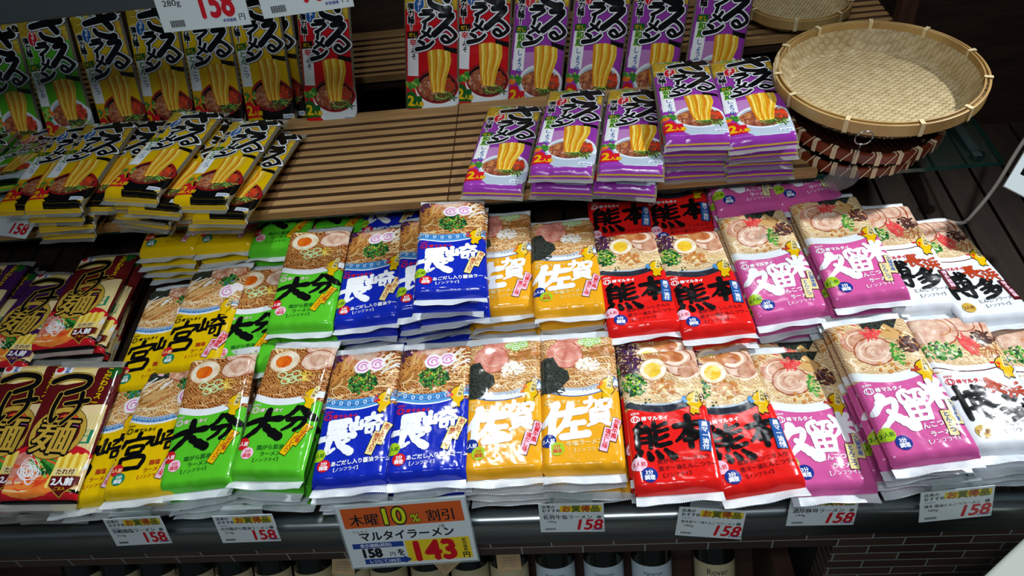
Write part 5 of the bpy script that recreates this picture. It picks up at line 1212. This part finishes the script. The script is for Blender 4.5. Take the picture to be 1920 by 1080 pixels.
def cyl_patch(r, a0, a1, z0, z1, n=20):
    mb = MB(); vs = []
    for k in range(n + 1):
        a = a0 + (a1 - a0) * k / n; vs += [(r * math.cos(a), r * math.sin(a), z0), (r * math.cos(a), r * math.sin(a), z1)]
    mb.add(vs, [(2 * k, 2 * k + 2, 2 * k + 3, 2 * k + 1) for k in range(n)]); return mb
def wrap_text(name, txt, r, zc, size, m, parent, slant=0.):
    T = glyph(txt, .015, slant) * size; w_ = (T[:, :, 0].max() + T[:, :, 0].min()) / 2; q = -PI / 2 + (T[:, :, 0] - w_) / r
    P = np.stack([r * np.cos(q), r * np.sin(q), zc + T[:, :, 1]], 2).reshape(-1, 3)
    o = bpy.data.objects.new(name, raw_mesh(name, P, np.full(len(P) // 3, 3), np.arange(len(P)), np.zeros(len(P) // 3), [m], smooth=False)); COL.objects.link(o); o.parent = parent
for i, (x, kd) in enumerate(BOT):
    b = empty('wine_bottle'); b.matrix_world = Matrix.Translation((x, 0, 0)) @ RM
    lb = BLAB.get(i, 'dark cream-labelled bottle in the row under the ' + ['maroon packets at the end', 'maroon packets', 'hidden yellow packet', 'yellow packets', 'yellow price card', 'first green packet', 'green price card', 'gap before the sale sign', 'sale sign edge', 'middle of the sale sign', 'price figures of the sale sign', 'end of the sale sign'][min(i, 11)])
    tag(b, lb, 'bottle', 'bottles in the rack')
    mb = MB(); mb.lathe(bprof, 40, cap=False); mb.build('glass_body', glass_dark, b, smooth=True)
    pl_ = cyl_patch(.0369, -PI / 2 - 1.45, -PI / 2 + 1.45, .05, .16).build('paper_label', lab_cream if kd in 'cr' else lab_pale, b, smooth=True)
    mb = MB(); mb.lathe([(.0152, .262), (.0162, .300), (.0165, .314), (.0, .3152)], 24, cap=False); mb.build('foil_cap', caps_m, b, smooth=True)
    if kd == 'p': wrap_text('label_lettering', 'Vigneron', .0371, .142, .010, lab_ink, pl_, .4)
    if kd == 'r': wrap_text('label_lettering', 'Rover', .0371, .140, .016, lab_ink, pl_)
kraft = mat('kraft_paper', (190, 160, 116), .7, (172, 142, 100), 60)
for x, rz, lb in ((-.142, 4, 'tan kraft paper tag with round stamp hanging among the bottles, beside the pale labels'), (-.262, 40, 'tan kraft paper tag turned on its corner just under the sale sign'), (-.452, -4, 'tan kraft paper tag on the bottle row below the green price card')):
    D = Design(44, 56, 3); D.ring(I['grey'], 22, 10, 12, 12, 1.0); D.ring(I['grey'], 22, 10, 8, 8, .8); D.text(I['grey'], 'R', 19, 14, 10)
    for k in range(4): D.rect(I['grey'], 8, 32 + k * 5, 36, 32.8 + k * 5, up=(k == 0))
    t = empty('kraft_tag'); t.matrix_world = Matrix.Translation((x, 0, 0)) @ RM @ Matrix.Translation((0, -.0405, .192)) @ Matrix.Rotation(R(78), 4, 'X') @ Matrix.Rotation(R(rz), 4, 'Z')
    tag(t, lb, 'paper tag', 'kraft tags on the bottles'); card('tag_card', D, .044, .056, kraft, t, .0008)
    mb = MB(); mb.tube([(0, .026, .001), (.002, .036, -.004), (0, .050, -.026)], .0006, 6); mb.build('string', kraft, t)

# sign at the edge of the picture and a pale box on the floor
t = empty('hanging_sign'); t.matrix_world = Matrix.Translation((.748, .42, .856)) @ Matrix.Rotation(R(48), 4, 'X') @ Matrix.Rotation(R(-34), 4, 'Z')
tag(t, 'white sign board with yellow and black panel at the outer end, behind the cable', 'sign')
D = Design(100, 150, 3); D.rect(I['black'], 12, 30, 96, 120); D.rect(I['zyellow'], 17, 36, 91, 114); D.text(I['black'], '安', 24, 92, 50, 0, .03)
card('sign_board', D, .09, .135, paper_card, t, .004)
mb = MB(); mb.tube([(0, .06, -.003), (.0, .10, -.03), (.02, .30, -.30)], .004, 8); mb.build('stem', black_metal, t)

bx = tag(empty('pale_box', (.503, -.086, 0), (0, 0, R(34.6))), 'pale grey box corner standing on the floor in front of the tiled end', 'box')
mb = MB(); mb.box(-.08, .09, -.16, 0, .0, .565); bevel(mb.build('body', mat('pale_card', (150, 158, 146), .7, (134, 142, 132), 8), bx), .006, 3)
mb = MB(); mb.box(-.082, .092, -.162, .002, .565, .58); bevel(mb.build('lid', mat('pale_lid', (164, 172, 160), .6), bx), .005, 3)
